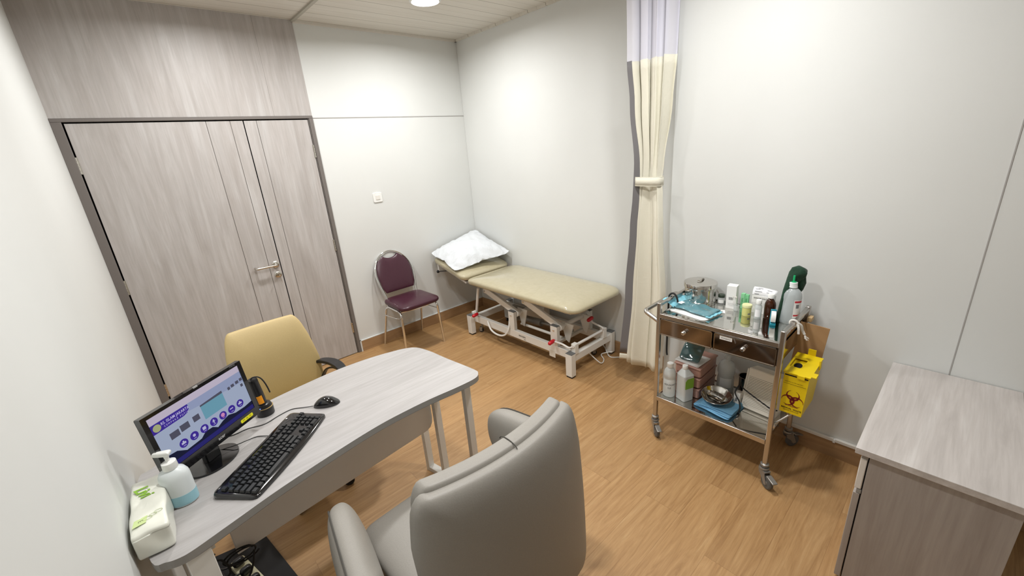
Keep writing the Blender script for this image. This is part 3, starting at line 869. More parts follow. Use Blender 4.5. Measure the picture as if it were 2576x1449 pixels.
# arm rests: upholstered slabs, rounded at the front
for s in (-1, 1):
    oa = []
    prof_ = [(-.07, .40), (-.07, .650), (.02, .668), (.20, .670), (.30, .662), (.350, .63), (.362, .57), (.345, .50), (.29, .42), (.2, .37), (-.02, .36)]
    cc = catmull_closed(prof_, 5)
    def af(x, y, z, s=s):
        splay = (y-.36)*.07
        bow = -.03*((x-.05)/.27)**2
        return (s*(.388-.10*(x-.05)-.02*max(0, x)/.3+splay)+z-.026, x, y)
    o = obj('armrest', PAD(cc, .124, n=2.6, N=110, edge=12, f=af), M_grey, gc, smooth='all')
    tube_pts = [af(x, y, -s*.0) for x, y in cc]
    so = obj('piping', TUBE([(px+s*.030, py, pz) for px, py, pz in [af(.08+(x-.08)*.976, .52+(y-.52)*.962, 0) for x, y in cc]], .0030, 6, closed=True), M_greyd, o, smooth=True)
# base
obj('tilt_mechanism', BOX(-.10, .10, -.04, .20, .30, .36), M_blackp, gc, bevel=.01)
obj('gas_lift', LATHE([(.028, .09), (.028, .20), (.016, .20), (.016, .31)], 20, c=(0, .07, 0)), M_blackp, gc, smooth=True)
def star(parent, c, R, mat, n=5, a0=20):
    for k in range(n):
        a = math.radians(a0+360*k/n); d = Vector((math.cos(a), math.sin(a), 0)); C_ = Vector(c)
        b = new_bm()
        tube(b, [C_+d*.02+V(0, 0, .115), C_+d*R*.5+V(0, 0, .10), C_+d*R+V(0, 0, .073)], [.026, .021, .015], 10)
        l = obj('base_leg', b, mat, parent, smooth=True)
        p = C_+d*R
        q = Matrix.Rotation(a+.7, 4, 'Z')
        b = new_bm()
        for sx in (-1, 1):
            lathe(b, [(0, -.008), (.026, -.008), (.028, 0), (.026, .008), (0, .008)], 18, M=Tr(p.x, p.y, .028) @ q @ Tr(0, sx*.014, 0) @ Rot('X', 90))
        tube(b, [p+V(0, 0, .03), p+V(0, 0, .07)], .007, 8)
        obj('caster', b, M_rubber, l, smooth=True)
    obj('base_hub', LATHE([(0, .085), (.035, .085), (.035, .13), (0, .13)], 20, c=c), mat, parent, smooth=True)
star(gc, (0, .07, 0), .29, M_chrome)

# ================================================================== mustard visitor chair
mc = thing('task_chair', 'mustard yellow office chair with black arms between the door and the desk', 'office chair', (-2.428, -1.42, 0), math.radians(3))
# local: front is -y; back at +y
def wm(t):
    pts = [(0, .222), (.2, .232), (.45, .230), (.75, .208), (1, .180)]
    for (a, wa), (b_, wb) in zip(pts, pts[1:]):
        if t <= b_: f = (t-a)/(b_-a); return wa+(wb-wa)*f
    return pts[-1][1]
def mb(x, y, z):
    t = max(0, min(1, y)); X = x*wm(t); Z = .46+y*.485
    Y = .17+.045*t*t-.03*math.sin(PI*t)-.9*X*X*.5+.0
    return (X, Y-z, Z)
obj('backrest', PAD([(px_/.5, py_/.5+.5) for px_, py_ in rrect(1.0, .5, .065, 10)], .062, n=3.0, N=140, edge=14, inner=14, f=mb), M_mustard, mc, smooth='all')
obj('back_support', TUBE(smoothpath([(0, .02, .40), (0, .16, .40), (0, .235, .46), (0, .245, .62)], 6), .03, 8, sq=(.07, .02)), M_blackp, mc)
obj('seat', PAD(rrect(.47, .45, .08, 8, 0, -.08), .085, n=3, N=110, M=Tr(0, 0, .425), puff=.05), M_mustard, mc, smooth='all')
for s in (-1, 1):
    b = new_bm()
    path = smoothpath([(s*.190, .145, .635), (s*.228, .105, .650), (s*.262, .02, .653), (s*.268, -.08, .645), (s*.258, -.155, .60), (s*.240, -.150, .49), (s*.225, -.05, .415)], 6)
    def flat(bm, path, w, h):
        rings = []
        for i, p in enumerate(path):
            d = (path[min(i+1, len(path)-1)]-path[max(i-1, 0)]).normalized()
            sd = V(1, 0, 0); nn = d.cross(sd).normalized(); ww = w(i/(len(path)-1)) if callable(w) else w
            rings.append([bm.verts.new(p+sd*ww/2*a+nn*h/2*c) for a, c in ((-1, -1), (1, -1), (1, 1), (-1, 1))])
        for a, c in zip(rings, rings[1:]): bridge(bm, a, c)
        bm.faces.new(rings[0]); bm.faces.new(rings[-1])
    flat(b, path, lambda u: .034+.022*math.sin(PI*min(1, u*1.5)), .018)
    o = obj('armrest', b, M_blackp, mc, bevel=.005, seg=3)
    b = new_bm(); flat(b, smoothpath([(s*.215, .125, .52), (s*.235, .075, .595), (s*.252, .0, .630), (s*.262, -.06, .635)], 6), .022, .010)
    flat(b, smoothpath([(s*.200, .15, .62), (s*.212, .135, .54), (s*.222, .08, .45), (s*.2, .04, .395)], 6), .024, .014)
    obj('arm_strut', b, M_blackp, o, bevel=.003)
obj('tilt_mechanism', BOX(-.09, .09, -.14, .08, .345, .385), M_blackp, mc, bevel=.01)
obj('gas_lift', LATHE([(.026, .09), (.026, .22), (.015, .22), (.015, .35)], 20, c=(0, -.05, 0)), M_blackp, mc, smooth=True)
star(mc, (0, -.02, 0), .225, M_blackp, a0=17)

# ================================================================== burgundy chair
bc = thing('banquet_chair', 'burgundy vinyl chair with chrome frame against the back wall', 'chair', (-1.072, -.27, 0), 0)
# local front -y
def bf(x, y, z):
    Y = .115+.155*(y-.46)/.44-.30*x*x*.3
    return (x, Y-z, y)
arch = []
H0, H1, Wb = .50, .880, .178
for i in range(41):
    a = PI*i/40
    r = 1
    arch.append((Wb*math.cos(a)**1 if True else 0, .70+ (H1-.70)*math.sin(a)))
arch = [(Wb*math.copysign(abs(math.cos(a))**.85, math.cos(a)), .685+(H1-.685)*math.sin(a)**.9) for a in [PI*i/40 for i in range(41)]]
# hand-hold notch at the top
arch = [(x, y-.042*max(0, 1-(x/.075)**2)**.8 if abs(x) < .075 else y) for x, y in arch]
outl = [(-.145, .535), (.145, .535), (.166, .58)]+arch+[(-.166, .58)]
obj('back_pad', PAD(outl, .042, n=3, N=160, edge=12, inner=10, f=bf), M_burg, bc, smooth='all')
obj('seat', PAD([(x*(1+.10*(-(y)+.0)), y) for x, y in rrect(.405, .41, .075, 8, 0, -.05)], .074, n=3, N=110, M=Tr(0, 0, .466), puff=.10), M_burg, bc, smooth='all')
fa = [(-.150, .43), (-.158, .50), (-.185, .60)]
top_ = [(-.193*math.cos(a), .690+.212*math.sin(a)) for a in [PI*i/24 for i in range(25)]]
fpath = [(-.150, .42), (-.165, .52), (-.187, .62)]+top_+[(.187, .62), (.165, .52), (.150, .42)]
obj('back_frame', TUBE([bf(x, y, -.004) for x, y in fpath], .0095, 10), M_chrome, bc, smooth=True)
obj('back_frame', TUBE([bf(x*.93, .006+(y-.002)*(.985), .0) for x, y in top_[6:19]], .005, 8), M_chrome, bc, smooth=True)
legs = [((-.185, -.215), (-.165, -.19)), ((.185, -.215), (.165, -.19)), ((-.213, .235), (-.175, .085)), ((.213, .235), (.175, .085))]
for s in (-1, 1):
    fl = new_bm(); tube(fl, round_corner([(s*.205, -.200, 0), (s*.188, -.185, .415), (s*.185, -.12, .428)], .05), .0105, 10)
    obj('leg', fl, M_chrome, bc, smooth=True)
    rl = new_bm(); tube(rl, round_corner([(s*.213, .238, 0), (s*.188, .115, .405), (s*.185, .05, .428)], .05), .0105, 10)
    obj('leg', rl, M_chrome, bc, smooth=True)
    obj('side_rail', TUBE([(s*.187, -.13, .428), (s*.186, .06, .428)], .0105, 10), M_chrome, bc, smooth=True)
    obj('stretcher', TUBE([(s*.190, -.187, .362), (s*.198, .140, .330)], .006, 8), M_chrome, bc, smooth=True)
obj('seat_frame', TUBE([(-.187, -.165, .426), (0, -.20, .424), (.187, -.165, .426)], .007, 8), M_chrome, bc, smooth=True)
obj('seat_frame', TUBE([(-.18, .09, .426), (.18, .09, .426)], .007, 8), M_chrome, bc, smooth=True)
for s in (-1, 1):
    b = new_bm(); lathe(b, [(0, 0), (.008, .001), (.008, .006), (0, .008)], 10, M=Tr(s*.176, .095, .44) @ Rot('Y', s*90))
    obj('bolt_cap', b, M_chrome, bc, smooth=True)

# ================================================================== side cabinet
cb = wthing('side_cabinet', 'grey wood-grain low cabinet against the right wall in the right foreground', 'cabinet', (-.7, -3.83, 0))
CX0, CX1, CY0, CY1, CZ = -1.104, -.292, -3.628, -4.035, .645
b = BOX(CX0, CX1, CY1-.0, CY0, CZ-.025, CZ); obj('top_panel', b, M_cabtop_lit, cb, bevel=.0015)
b = BOX(CX0+.016, CX0+.034, CY1+.004, CY0-.042, .01, CZ-.027); box(b, CX1-.02, CX1, CY1+.004, CY0-.042, .01, CZ-.027); box(b, CX0+.034, CX1-.02, CY1+.004, CY1+.02, .01, CZ-.027)
box(b, CX0+.034, CX1-.02, CY1+.02, CY0-.042, .04, .06)
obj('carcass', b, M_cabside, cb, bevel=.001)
obj('reveal_gap', BOX(CX0+.019, CX1-.005, CY0-.0425, CY0-.0395, .012, CZ-.03), M_gap, cb)
obj('finger_rail', BOX(CX0+.014, CX1, CY0-.039, CY0-.020, CZ-.045, CZ-.030), M_edge, cb)
M_cabwhite = P('white_cabinet_front', srgb(222, 218, 212), .45)
dr = obj('drawer', BOX(CX0+.014, CX1-.004, CY0-.038, CY0-.018, .465, CZ-.047), M_cabwhite, cb, bevel=.003)
obj('finger_rail', BOX(CX0+.014, CX1, CY0-.040, CY0-.026, .447, .463), M_edge, cb)
mid = (CX0+CX1)/2
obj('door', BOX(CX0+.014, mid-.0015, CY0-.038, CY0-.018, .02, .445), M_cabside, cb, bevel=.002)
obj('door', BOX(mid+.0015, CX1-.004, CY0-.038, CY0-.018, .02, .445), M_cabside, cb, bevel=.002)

# ================================================================== treatment couch
bed = wthing('treatment_couch', 'beige vinyl treatment couch on a white lifting frame along the right wall', 'treatment couch', (-.32, -1.2, 0))
M_wht = P('white_enamel_tube', srgb(226, 224, 220), .3)
b = new_bm()
def mfun(x, y, z):
    e = max(0, abs(y)-.55)/.12
    return (x, y, z-.006*e)
obj('mattress', PAD(rrect(.625, 1.345, .085, 8), .108, n=2.9, N=140, edge=16, inner=10, f=mfun, M=Tr(-.328, -1.272, .588)), M_wrap, bed, smooth='all')
HM = Tr(-.325, -.575, .588) @ Rot('X', -(-14.0)) @ Tr(0, .275, 0)
hd = obj('head_section', PAD(rrect(.61, .545, .075, 8), .102, n=3.0, N=130, edge=14, inner=10, M=HM), M_wrap, bed, smooth='all')
b = new_bm()
for yy in (-.235, .21): box(b, -.25, .25, yy-.015, yy+.015, -.062, -.042, HM)
for xx in (-.24, .24): box(b, xx-.015, xx+.015, -.25, .225, -.062, -.042, HM)
obj('head_frame', b, M_wht, hd)
b = new_bm(); tube(b, [HM @ V(-.262, .225, -.04), HM @ V(-.262, .225, -.04)+V(0, 0, -.085)], .009, 8, sq=(.022, .006))
p0 = HM @ V(-.262, .225, -.04)+V(0, 0, -.085)
obj('lever_bracket', b, M_wht, hd)
b = new_bm(); lathe(b, [(0, -.016), (.011, -.013), (.016, 0), (.011, .013), (0, .016)], 14, M=Tr(p0.x-.012, p0.y, p0.z))
tube(b, [p0+V(-.005, 0, 0), p0+V(.10, -.14, .01)], .005, 8)
obj('adjusting_lever', b, M_blackp, hd, smooth=True)
# upper frame
b = new_bm()
for xx in (-.50, -.13): box(b, xx-.015, xx+.015, -1.80, -.66, .500, .540)
for yy in (-1.79, -1.26, -.68): box(b, -.50, -.13, yy-.015, yy+.015, .500, .54)
obj('upper_frame', b, M_wht, bed, bevel=.003)
# legs
for x, y in ((-.577, -.548), (-.577, -1.838), (-.050, -.548), (-.050, -1.838)):
    l = obj('leg', BOX(x-.026, x+.026, y-.031, y+.031, .012, .205), M_white, bed, bevel=.003)
    obj('top_cap', BOX(x-.0262, x+.0262, y-.0312, y+.0312, .205, .2095), M_greycap, l, bevel=.001)
    obj('rubber_foot', BOX(x-.023, x+.023, y-.028, y+.028, 0, .012), M_rubber, l, bevel=.002)
b = BOX(-.551, -.076, -.570, -.526, .130, .190); obj('end_rail', b, M_white, bed, bevel=.003)
b = BOX(-.551, -.076, -1.860, -1.816, .130, .190); obj('end_rail', b, M_white, bed, bevel=.003)
sr = obj('side_rail', BOX(-.549, -.511, -1.816, -.570, .132, .200), M_white, bed, bevel=.003)
obj('side_rail', BOX(-.119, -.081, -1.816, -.570, .132, .200), M_white, bed, bevel=.003)
textmesh('INOGEN', .022, plane_M((-.5497, -1.262, .168), (0, -1, 0), (0, 0, 1)), P('grey_print2', srgb(110, 108, 100), .6), 'maker_text', sr, .0002, bold=.0006)
textmesh('MED', .012, plane_M((-.5497, -1.295, .147), (0, -1, 0), (0, 0, 1)), P('grey_print2', srgb(110, 108, 100), .6), 'maker_text', sr, .0002)
obj('hanging_tag', BOX(-.5495, -.5482, -1.652, -1.585, .092, .150), P('off_white_card', srgb(214, 210, 200), .5), sr)
# posts, lift arms
for xx in (-.53, -.10):
    for yy in (-1.13, -1.642):
        p = obj('post', BOX(xx-.018, xx+.018, yy-.036, yy+.036, .200, .372), M_white, bed, bevel=.003)
        obj('post_cap', BOX(xx-.0182, xx+.0182, yy-.0362, yy+.0362, .372, .376), M_greycap, p)
        sx = -1 if xx < -.3 else 1
        obj('bolt', LATHE([(0, 0), (.010, 0), (.010, .003), (.006, .007), (0, .007)], 12, M=Tr(xx+sx*.018, yy, .338) @ Rot('Y', sx*90)), M_chrome, p, smooth=True)
for xx in (-.485, -.145):
    for (ya, za), (yb, zb) in (((-.72, .480), (-1.15, .345)), ((-1.255, .490), (-1.66, .350))):
        b = new_bm(); bar(b, (xx, ya, za), (xx, yb, zb), .030, .058)
        a = obj('lift_arm', b, M_white, bed, bevel=.004)
        lathe(b2 := new_bm(), [(0, -.02), (.03, -.02), (.03, .02), (0, .02)], 20, M=Tr(xx, yb, zb) @ Rot('Y', 90))
        obj('arm_boss', b2, M_white, a, bevel=.002)
        b3 = BOX(xx-.019, xx+.019, ya-.022, ya+.022, za-.03, .515) if True else None
        obj('pivot_lug', b3, M_white, a, bevel=.006)
        sx = -1 if xx < -.3 else 1
        obj('bolt', LATHE([(0, 0), (.009, 0), (.009, .003), (0, .005)], 12, M=Tr(xx+sx*.019, ya, za-.008) @ Rot('Y', sx*90)), M_satin, a, smooth=True)
b = new_bm()
tube(b, [(-.50, -1.15, .345), (-.13, -1.15, .345)], .018, 12); obj('cross_tube', b, M_white, bed, smooth=True)
b = new_bm(); tube(b, [(-.50, -1.66, .350), (-.13, -1.66, .350)], .018, 12); obj('cross_tube', b, M_white, bed, smooth=True)
for xx, yy, s in ((-.43, -1.70, 1), (-.20, -1.70, 1), (-.43, -1.17, 1), (-.20, -1.17, 1)):
    b = PRISM([(-.055, .0), (.075, .0), (.03, -.15), (-.005, -.17)], -.004, .004, Tr(xx, yy, .372) @ Rot('Z', 90) @ Rot('X', 90))
    obj('gusset_plate', b, M_white, bed, bevel=.001)
b = new_bm(); tube(b, [(-.33, -1.02, .215), (-.33, -1.30, .235)], .034, 16); tube(b, [(-.33, -1.30, .235), (-.33, -1.66, .262)], .014, 12)
obj('actuator', b, M_castm, bed, smooth=True)
b = new_bm()
for xx in (-.40, -.26): tube(b, [(xx, -1.10, .20), (xx, -1.60, .205)], .013, 10)
obj('guide_rods', b, M_white, bed, smooth=True) if False else b.free()
for xx in (-.40, -.26): obj('guide_rod', TUBE([(xx, -1.10, .20), (xx, -1.60, .205)], .013, 10), M_white, bed, smooth=True)
obj('motor_box', BOX(-.40, -.26, -1.03, -.86, .20, .30), P('grey_motor_plastic', srgb(150, 150, 146), .4), bed, bevel=.01)
b = BOX(-.50, -.13, -1.615, -1.585, .17, .195); obj('cross_rail', b, M_white, bed, bevel=.002)
# brake pedals with red grips
def pedal(pts, grip, nm='brake_pedal'):
    o = obj(nm, TUBE(round_corner(pts, .03), .0085, 10), M_wht, bed, smooth=True)
    obj('red_grip', LATHE([(0, -.036), (.010, -.034), (.0155, -.026), (.0165, 0), (.0155, .026), (.010, .034), (0, .036)], 20, M=Tr(*grip) @ Rot('Y', 82)), M_red, o, smooth='all')
    return o
pedal([(-.566, -1.66, .252), (-.560, -1.735, .252), (-.558, -1.815, .235), (-.550, -1.850, .262), (-.50, -1.850, .262)], (-.590, -1.655, .252))
pedal([(-.206, -1.755, .352), (-.206, -1.765, .325), (-.185, -1.865, .290), (-.185, -1.850, .262), (-.22, -1.850, .262)], (-.222, -1.760, .356))
pedal([(-.566, -.64, .232), (-.556, -.612, .232), (-.530, -.580, .245), (-.50, -.562, .235)], (-.592, -.650, .234))
obj('torsion_bar', TUBE([(-.56, -1.850, .262), (-.14, -1.850, .262)], .0115, 12), M_wht, bed, smooth=True)
for xx in (-.53, -.16): obj('bar_bracket', BOX(xx-.022, xx+.022, -1.866, -1.826, .190, .278), M_white, bed, bevel=.003)
obj('bar_bracket', BOX(-.552, -.505, -.582, -.535, .190, .232), M_white, bed, bevel=.003)
obj('push_rod', TUBE([(-.520, -.575, .215), (-.535, -.665, .500)], .013, 12), M_wht, bed, smooth=True)
# casters
def caster(x, y, r, par, matf=M_rubber, ztop=.132, rz=0, wid_=.02):
    b = new_bm(); tube(b, [(x, y, ztop), (x, y, r*2+.012)], .010, 10)
    box(b, -.014, .014, -.006, r*1.1, r*1.9, r*1.9+.012, Tr(x, y, 0) @ Matrix.Rotation(rz, 4, 'Z'))
    for s in (-1, 1): box(b, s*(wid_/2+.002)-.0015, s*(wid_/2+.002)+.0015, 0.0, r*1.2, r*.6, r*1.95, Tr(x, y, 0) @ Matrix.Rotation(rz, 4, 'Z'))
    c = obj('caster_fork', b, M_castm, par, smooth=30)
    M = Tr(x, y, 0) @ Matrix.Rotation(rz, 4, 'Z') @ Tr(0, r*.55, r) @ Rot('Y', 90)
    obj('caster_wheel', LATHE([(0, -wid_/2), (r*.8, -wid_/2), (r, -wid_/2+.003), (r, wid_/2-.003), (r*.8, wid_/2), (0, wid_/2)], 28, M=M), matf, c, smooth=30)
    obj('hub_cap', LATHE([(0, -wid_/2-.0035), (r*.32, -wid_/2-.003), (r*.4, -wid_/2), (r*.4, wid_/2), (r*.32, wid_/2+.003), (0, wid_/2+.0035)], 18, M=M), M_castm, c, smooth=30)
    return c
for x, y, a in ((-.485, -.60, .5), (-.505, -1.775, -.6), (-.155, -1.76, .9), (-.14, -.60, -.4)): caster(x, y, .0235, bed, rz=a)
# cords below the couch
obj('cord', TUBE(smoothpath([(-.562, -.80, .20), (-.572, -.85, .13), (-.575, -.95, .105), (-.572, -1.05, .13), (-.560, -1.10, .205), (-.53, -1.09, .30)], 7), .0085, 8), M_whitep, bed, smooth=True)
obj('cord', TUBE(smoothpath([(-.10, -1.70, .14), (-.06, -1.78, .05), (-.12, -1.88, .006), (-.08, -1.95, .005), (-.03, -2.02, .006), (-.03, -2.10, .006), (-.02, -2.15, .04)], 7), .0045, 8), M_whitep, bed, smooth=True)
obj('cord', TUBE(smoothpath([(-.30, -1.78, .10), (-.28, -1.90, .02), (-.20, -1.88, .008), (-.15, -1.82, .02), (-.10, -1.90, .05)], 7), .004, 8), M_whitep, bed, smooth=True)

# ------------------------------------------------------------------ pillow
Pc = [V(-.645, -.475, .668), V(-.030, -.61, .740), V(-.030, -.030, .925), V(-.640, -.045, .790)]  # bottom, right, top, left (seen)
def pf(x, y, z):
    u, v = (x+1)/2, (y+1)/2
    p = Pc[0]*(1-u)*(1-v)+Pc[1]*u*(1-v)+Pc[2]*u*v+Pc[3]*(1-u)*v
    c = (x*x)**1.0*(y*y)**1.0
    k = max(0, 1-x**4)*max(0, 1-y**4)
    wr = .004*math.sin(9*x+13*y)+.0035*math.sin(21*x-8*y)+.003*math.sin(30*x*y+4*x)+.004*max(0, -y)*math.sin(26*x+5*y)*(abs(y) < .97)
    zz = z*(.12+.88*k)
    n = V(-.05, -.28, .95)
    pull = V(0, 0, 0)
    return p+n*(zz+(wr if z > 0 else 0)+.018*k)
def pillow_outline():
    o = []
    for i in range(160):
        a = 2*PI*i/160; c, s = math.cos(a), math.sin(a)
        r = (abs(c)**16+abs(s)**16)**(-1/16)
        m = 1-.085*(1-abs(math.sin(2*a))**.7)
        o.append((r*c*m, r*s*m))
    return o
pil = PAD(pillow_outline(), .155, n=2.3, N=160, edge=16, inner=14, f=pf)
tag(obj('pillow', pil, M_pillow, smooth='all'), 'white cotton pillow on the raised head of the treatment couch', 'pillow')

# ================================================================== curtain
cu = wthing('privacy_curtain', 'cream hanging curtain with white mesh top and grey edge, tied back beside the trolley', 'curtain', (-.38, -2.34, 0))
def lerp_tab(tab, z):
    for (a, va), (b_, vb) in zip(tab, tab[1:]):
        if z <= b_:
            f = (z-a)/(b_-a); f = f*f*(3-2*f)
            return [p+(q-p)*f for p, q in zip(va, vb)]
    return tab[-1][1]
CT = [(.17, (-2.172, -2.500, .048)), (.75, (-2.215, -2.500, .042)), (1.20, (-2.245, -2.465, .038)), (1.42, (-2.262, -2.450, .028)), (1.50, (-2.266, -2.440, .024)), (1.60, (-2.268, -2.446, .028)),
      (1.95, (-2.232, -2.475, .042)), (2.2, (-2.208, -2.488, .048)), (2.75, (-2.195, -2.490, .05))]
NF = 4.5
UG = .135
def cpoint(u, z, ph=0):
    if u < UG:
        k = (u+.01)/(UG+.01); e = cpoint(UG, z); y0 = lerp_tab(CT, z)[0]
        return (-.412+(e[0]+.412)*k, y0+(e[1]-y0)*k, z)
    y0, y1, amp = lerp_tab(CT, z)
    k = max(0, min(1, (z-1.3)/.5))
    w1 = math.sin(2*PI*NF*u+.9*math.sin(4*u+1.2)); w2 = math.sin(2*PI*1.6*u+2.2)+.35*math.sin(2*PI*5*u+.5*z)*(u > .12)
    w = w1*k+.75*w2*(1-k)
    y = y0+(y1-y0)*u + (.020*math.sin(4*PI*NF*u+1)*k+.022*math.sin(4*PI*1.6*u+1.4)*(1-k))*(1-abs(2*u-1))
    x = -.372+amp*w*(.75+.2*math.sin(9*u))+.010*math.sin(3*u+z*1.1)
    return (x, y, z)
def sheet(u0, u1, z0, z1, nu, nz, off=0, th=.0015, top=None):
    bm = new_bm(); G = []
    for j in range(nz+1):
        row = []
        for i in range(nu+1):
            u = u0+(u1-u0)*i/nu
            za = z0+(.012*math.sin(7*u+1) if z0 < .5 else 0); z = za+(z1-za)*j/nz
            x, y, zz = cpoint(u, z); row.append(bm.verts.new((x+off, y, zz)))
        G.append(row)
    for j in range(nz):
        for i in range(nu): bm.faces.new((G[j][i], G[j][i+1], G[j+1][i+1], G[j+1][i]))
    return bm
def solid(o, t):
    m = o.modifiers.new('solidify', 'SOLIDIFY'); m.thickness = t; m.offset = 0
cl = obj('curtain_cloth', sheet(UG, 1, .185, 2.18, 200, 40), M_curtain, cu, smooth='all'); solid(cl, .002)
gb = obj('grey_edge_band', sheet(-.01, UG, .255, 2.185, 14, 40), M_darkfab, cu, smooth='all'); solid(gb, .003)
cl2 = obj('curtain_cloth', sheet(-.01, UG, .20, .255, 14, 3), M_curtain, cu, smooth='all'); solid(cl2, .002)
mt_ = obj('mesh_top', sheet(-.01, 1, 2.18, CEIL-.03, 200, 10), M_veil, cu, smooth='all')
b = new_bm()
tb = []
for i in range(40):
    a = 2*PI*i/40
    tb.append((-.376+.038*math.copysign(abs(math.cos(a))**.5, math.cos(a)), -2.352+.088*math.copysign(abs(math.sin(a))**.6, math.sin(a))))
lo_ = [b.verts.new((x, y, 1.470)) for x, y in tb]; hi_ = [b.verts.new((x, y, 1.524)) for x, y in tb]
bridge(b, lo_, hi_)
t_ = obj('tie_back', b, M_curtain, cu, smooth='all'); solid(t_, .003)
b = new_bm()
for z in (1.471, 1.523): tube(b, [(x, y, z) for x, y in tb], .0024, 6, closed=True)
obj('tie_back_hem', b, M_curtain, t_, smooth='all')
rl = wthing('curtain_rail', 'white ceiling rail that carries the tied back curtain', 'curtain rail', (-.37, -2.34, CEIL-.03))
obj('rail', BOX(-.385, -.36, -2.56, -1.95, CEIL-.028, CEIL), M_white, rl)

# ================================================================== instrument trolley
tro = wthing('instrument_trolley', 'stainless steel two-shelf trolley with drawers standing by the right wall', 'trolley', (-.56, -2.96, 0))
PX = {'fl': (-.752, -2.660), 'fr': (-.750, -3.272), 'bl': (-.368, -2.660), 'br': (-.366, -3.272)}
for k, (x, y) in PX.items():
    p = obj('post', BOX(x-.0115, x+.0115, y-.0115, y+.0115, .118, .874), M_steelb, tro, bevel=.004)
    obj('post_ring', LATHE([(.017, .112), (.020, .116), (.020, .126), (.0125, .130)], 20, c=(x, y, 0)), M_castm, p, smooth=True)
def bigcaster(x, y, rz, par):
    r = .037; R_ = Tr(x, y, 0) @ Matrix.Rotation(rz, 4, 'Z')
    b = new_bm(); lathe(b, [(0, .108), (.022, .108), (.024, .100), (.018, .090), (0, .090)], 20, c=(x, y, 0))
    for s in (-1, 1):
        prism(b, [(-.02, .092), (.022, .092), (.046, .03), (.03, .024), (.012, .05), (-.014, .07)], s*.015-.0018, s*.015+.0018, R_ @ Rot('Z', 90) @ Rot('X', 90))
    box(b, -.016, .016, -.018, .03, .088, .094, R_)
    c = obj('caster_fork', b, M_castm, par, smooth=30)
    M = R_ @ Tr(0, .032, r) @ Rot('Y', 90)
    obj('caster_wheel', LATHE([(0, -.011), (r*.85, -.011), (r, -.007), (r, .007), (r*.85, .011), (0, .011)], 32, M=M), M_greyrub, c, smooth=30)
    obj('hub_cap', LATHE([(0, -.0145), (.010, -.0145), (.014, -.011), (.014, .011), (.010, .0145), (0, .0145)], 18, M=M), M_castm, c, smooth=30)
    obj('brake_lever', BOX(-.014, .014, .02, .072, .082, .090, R_ @ Tr(0, 0, .0) @ Rot('X', -12)), M_castm, c, bevel=.003)
for k, a in (('fl', 2.4), ('fr', 2.5), ('bl', .6), ('br', -2.2)): bigcaster(*PX[k], a, tro)
def tray(z, lip, x0, x1, y0, y1, nm, lipdown=.02):
    b = BOX(x0, x1, y0, y1, z-.0025, z)
    for (a0, a1, c0, c1) in ((x0, x1, y0, y0+.002), (x0, x1, y1-.002, y1), (x0, x0+.002, y0, y1), (x1-.002, x1, y0, y1)):
        box(b, a0, a1, c0, c1, z-lipdown, z+lip)
    return obj(nm, b, M_mirror, tro)
tray(.800, .014, -.750, -.372, -3.262, -2.670, 'top_tray')
tray(.268, .006, -.756, -.366, -3.266, -2.664, 'lower_shelf', .022)
obj('shelf_front_bar', BOX(-.766, -.756, -3.262, -2.668, .246, .274), M_steelb, tro, bevel=.002)
obj('tray_front_bar', BOX(-.764, -.750, -3.262, -2.668, .786, .812), M_steelb, tro, bevel=.002)
# drawer housing and two drawers
b = BOX(-.748, -.372, -3.262, -3.259, .685, .795); box(b, -.748, -.372, -2.673, -2.670, .685, .795); box(b, -.375, -.372, -3.262, -2.670, .685, .795)
box(b, -.748, -.372, -2.972, -2.966, .685, .795); box(b, -.746, -.372, -3.262, -2.670, .684, .687)
obj('drawer_housing', b, M_steel, tro)
for y0, y1, ky in ((-2.962, -2.676, -2.818), (-3.258, -2.972, -3.118)):
    d = obj('drawer', BOX(-.764, -.750, y0, y1, .690, .784), M_steeld, tro, bevel=.0015)
    b = BOX(-.768, -.764, y0, y1, .780, .785); box(b, -.768, -.764, y0, y1, .689, .692); box(b, -.768, -.764, y0, y0+.003, .689, .785); box(b, -.768, -.764, y1-.003, y1, .689, .785)
    obj('drawer_edge', b, M_steel, d)
    obj('knob', LATHE([(0, 0), (.008, 0), (.008, .003), (.0105, .005), (.0105, .012), (.007, .014), (.007, .017), (.0105, .019), (.0105, .024), (.006, .028), (0, .028)], 18, M=Tr(-.764, ky, .742) @ Rot('Y', -90)), M_chrome, d, smooth=True)
    if y0 < -3.1:
        lb = obj('paper_label', BOX(-.7652, -.7643, -3.060, -3.000, .757, .777), M_paper, d)
        textmesh('Emergency', .0105, plane_M((-.7655, -3.030, .7665), (0, -1, 0), (0, 0, 1)), M_ink, 'label_text', lb, .0001, shear=.25)
        obj('label_holder', TUBE([(-.766, -3.066, .782), (-.768, -3.078, .755)], .0016, 6), M_chrome, d)
# side rails and push handle
for y in (-2.660, -3.272):
    obj('side_rail', TUBE([(-.742, y, .862), (-.376, y, .862)], .0095, 12, sq=(.018, .018)), M_steelb, tro, bevel=.003)
h = round_corner([(-.752, -2.655, .760), (-.752, -2.565, .802), (-.368, -2.565, .802), (-.368, -2.655, .760)], .03)
obj('push_handle', TUBE(h, .0125, 14), M_steelb, tro, smooth=True)

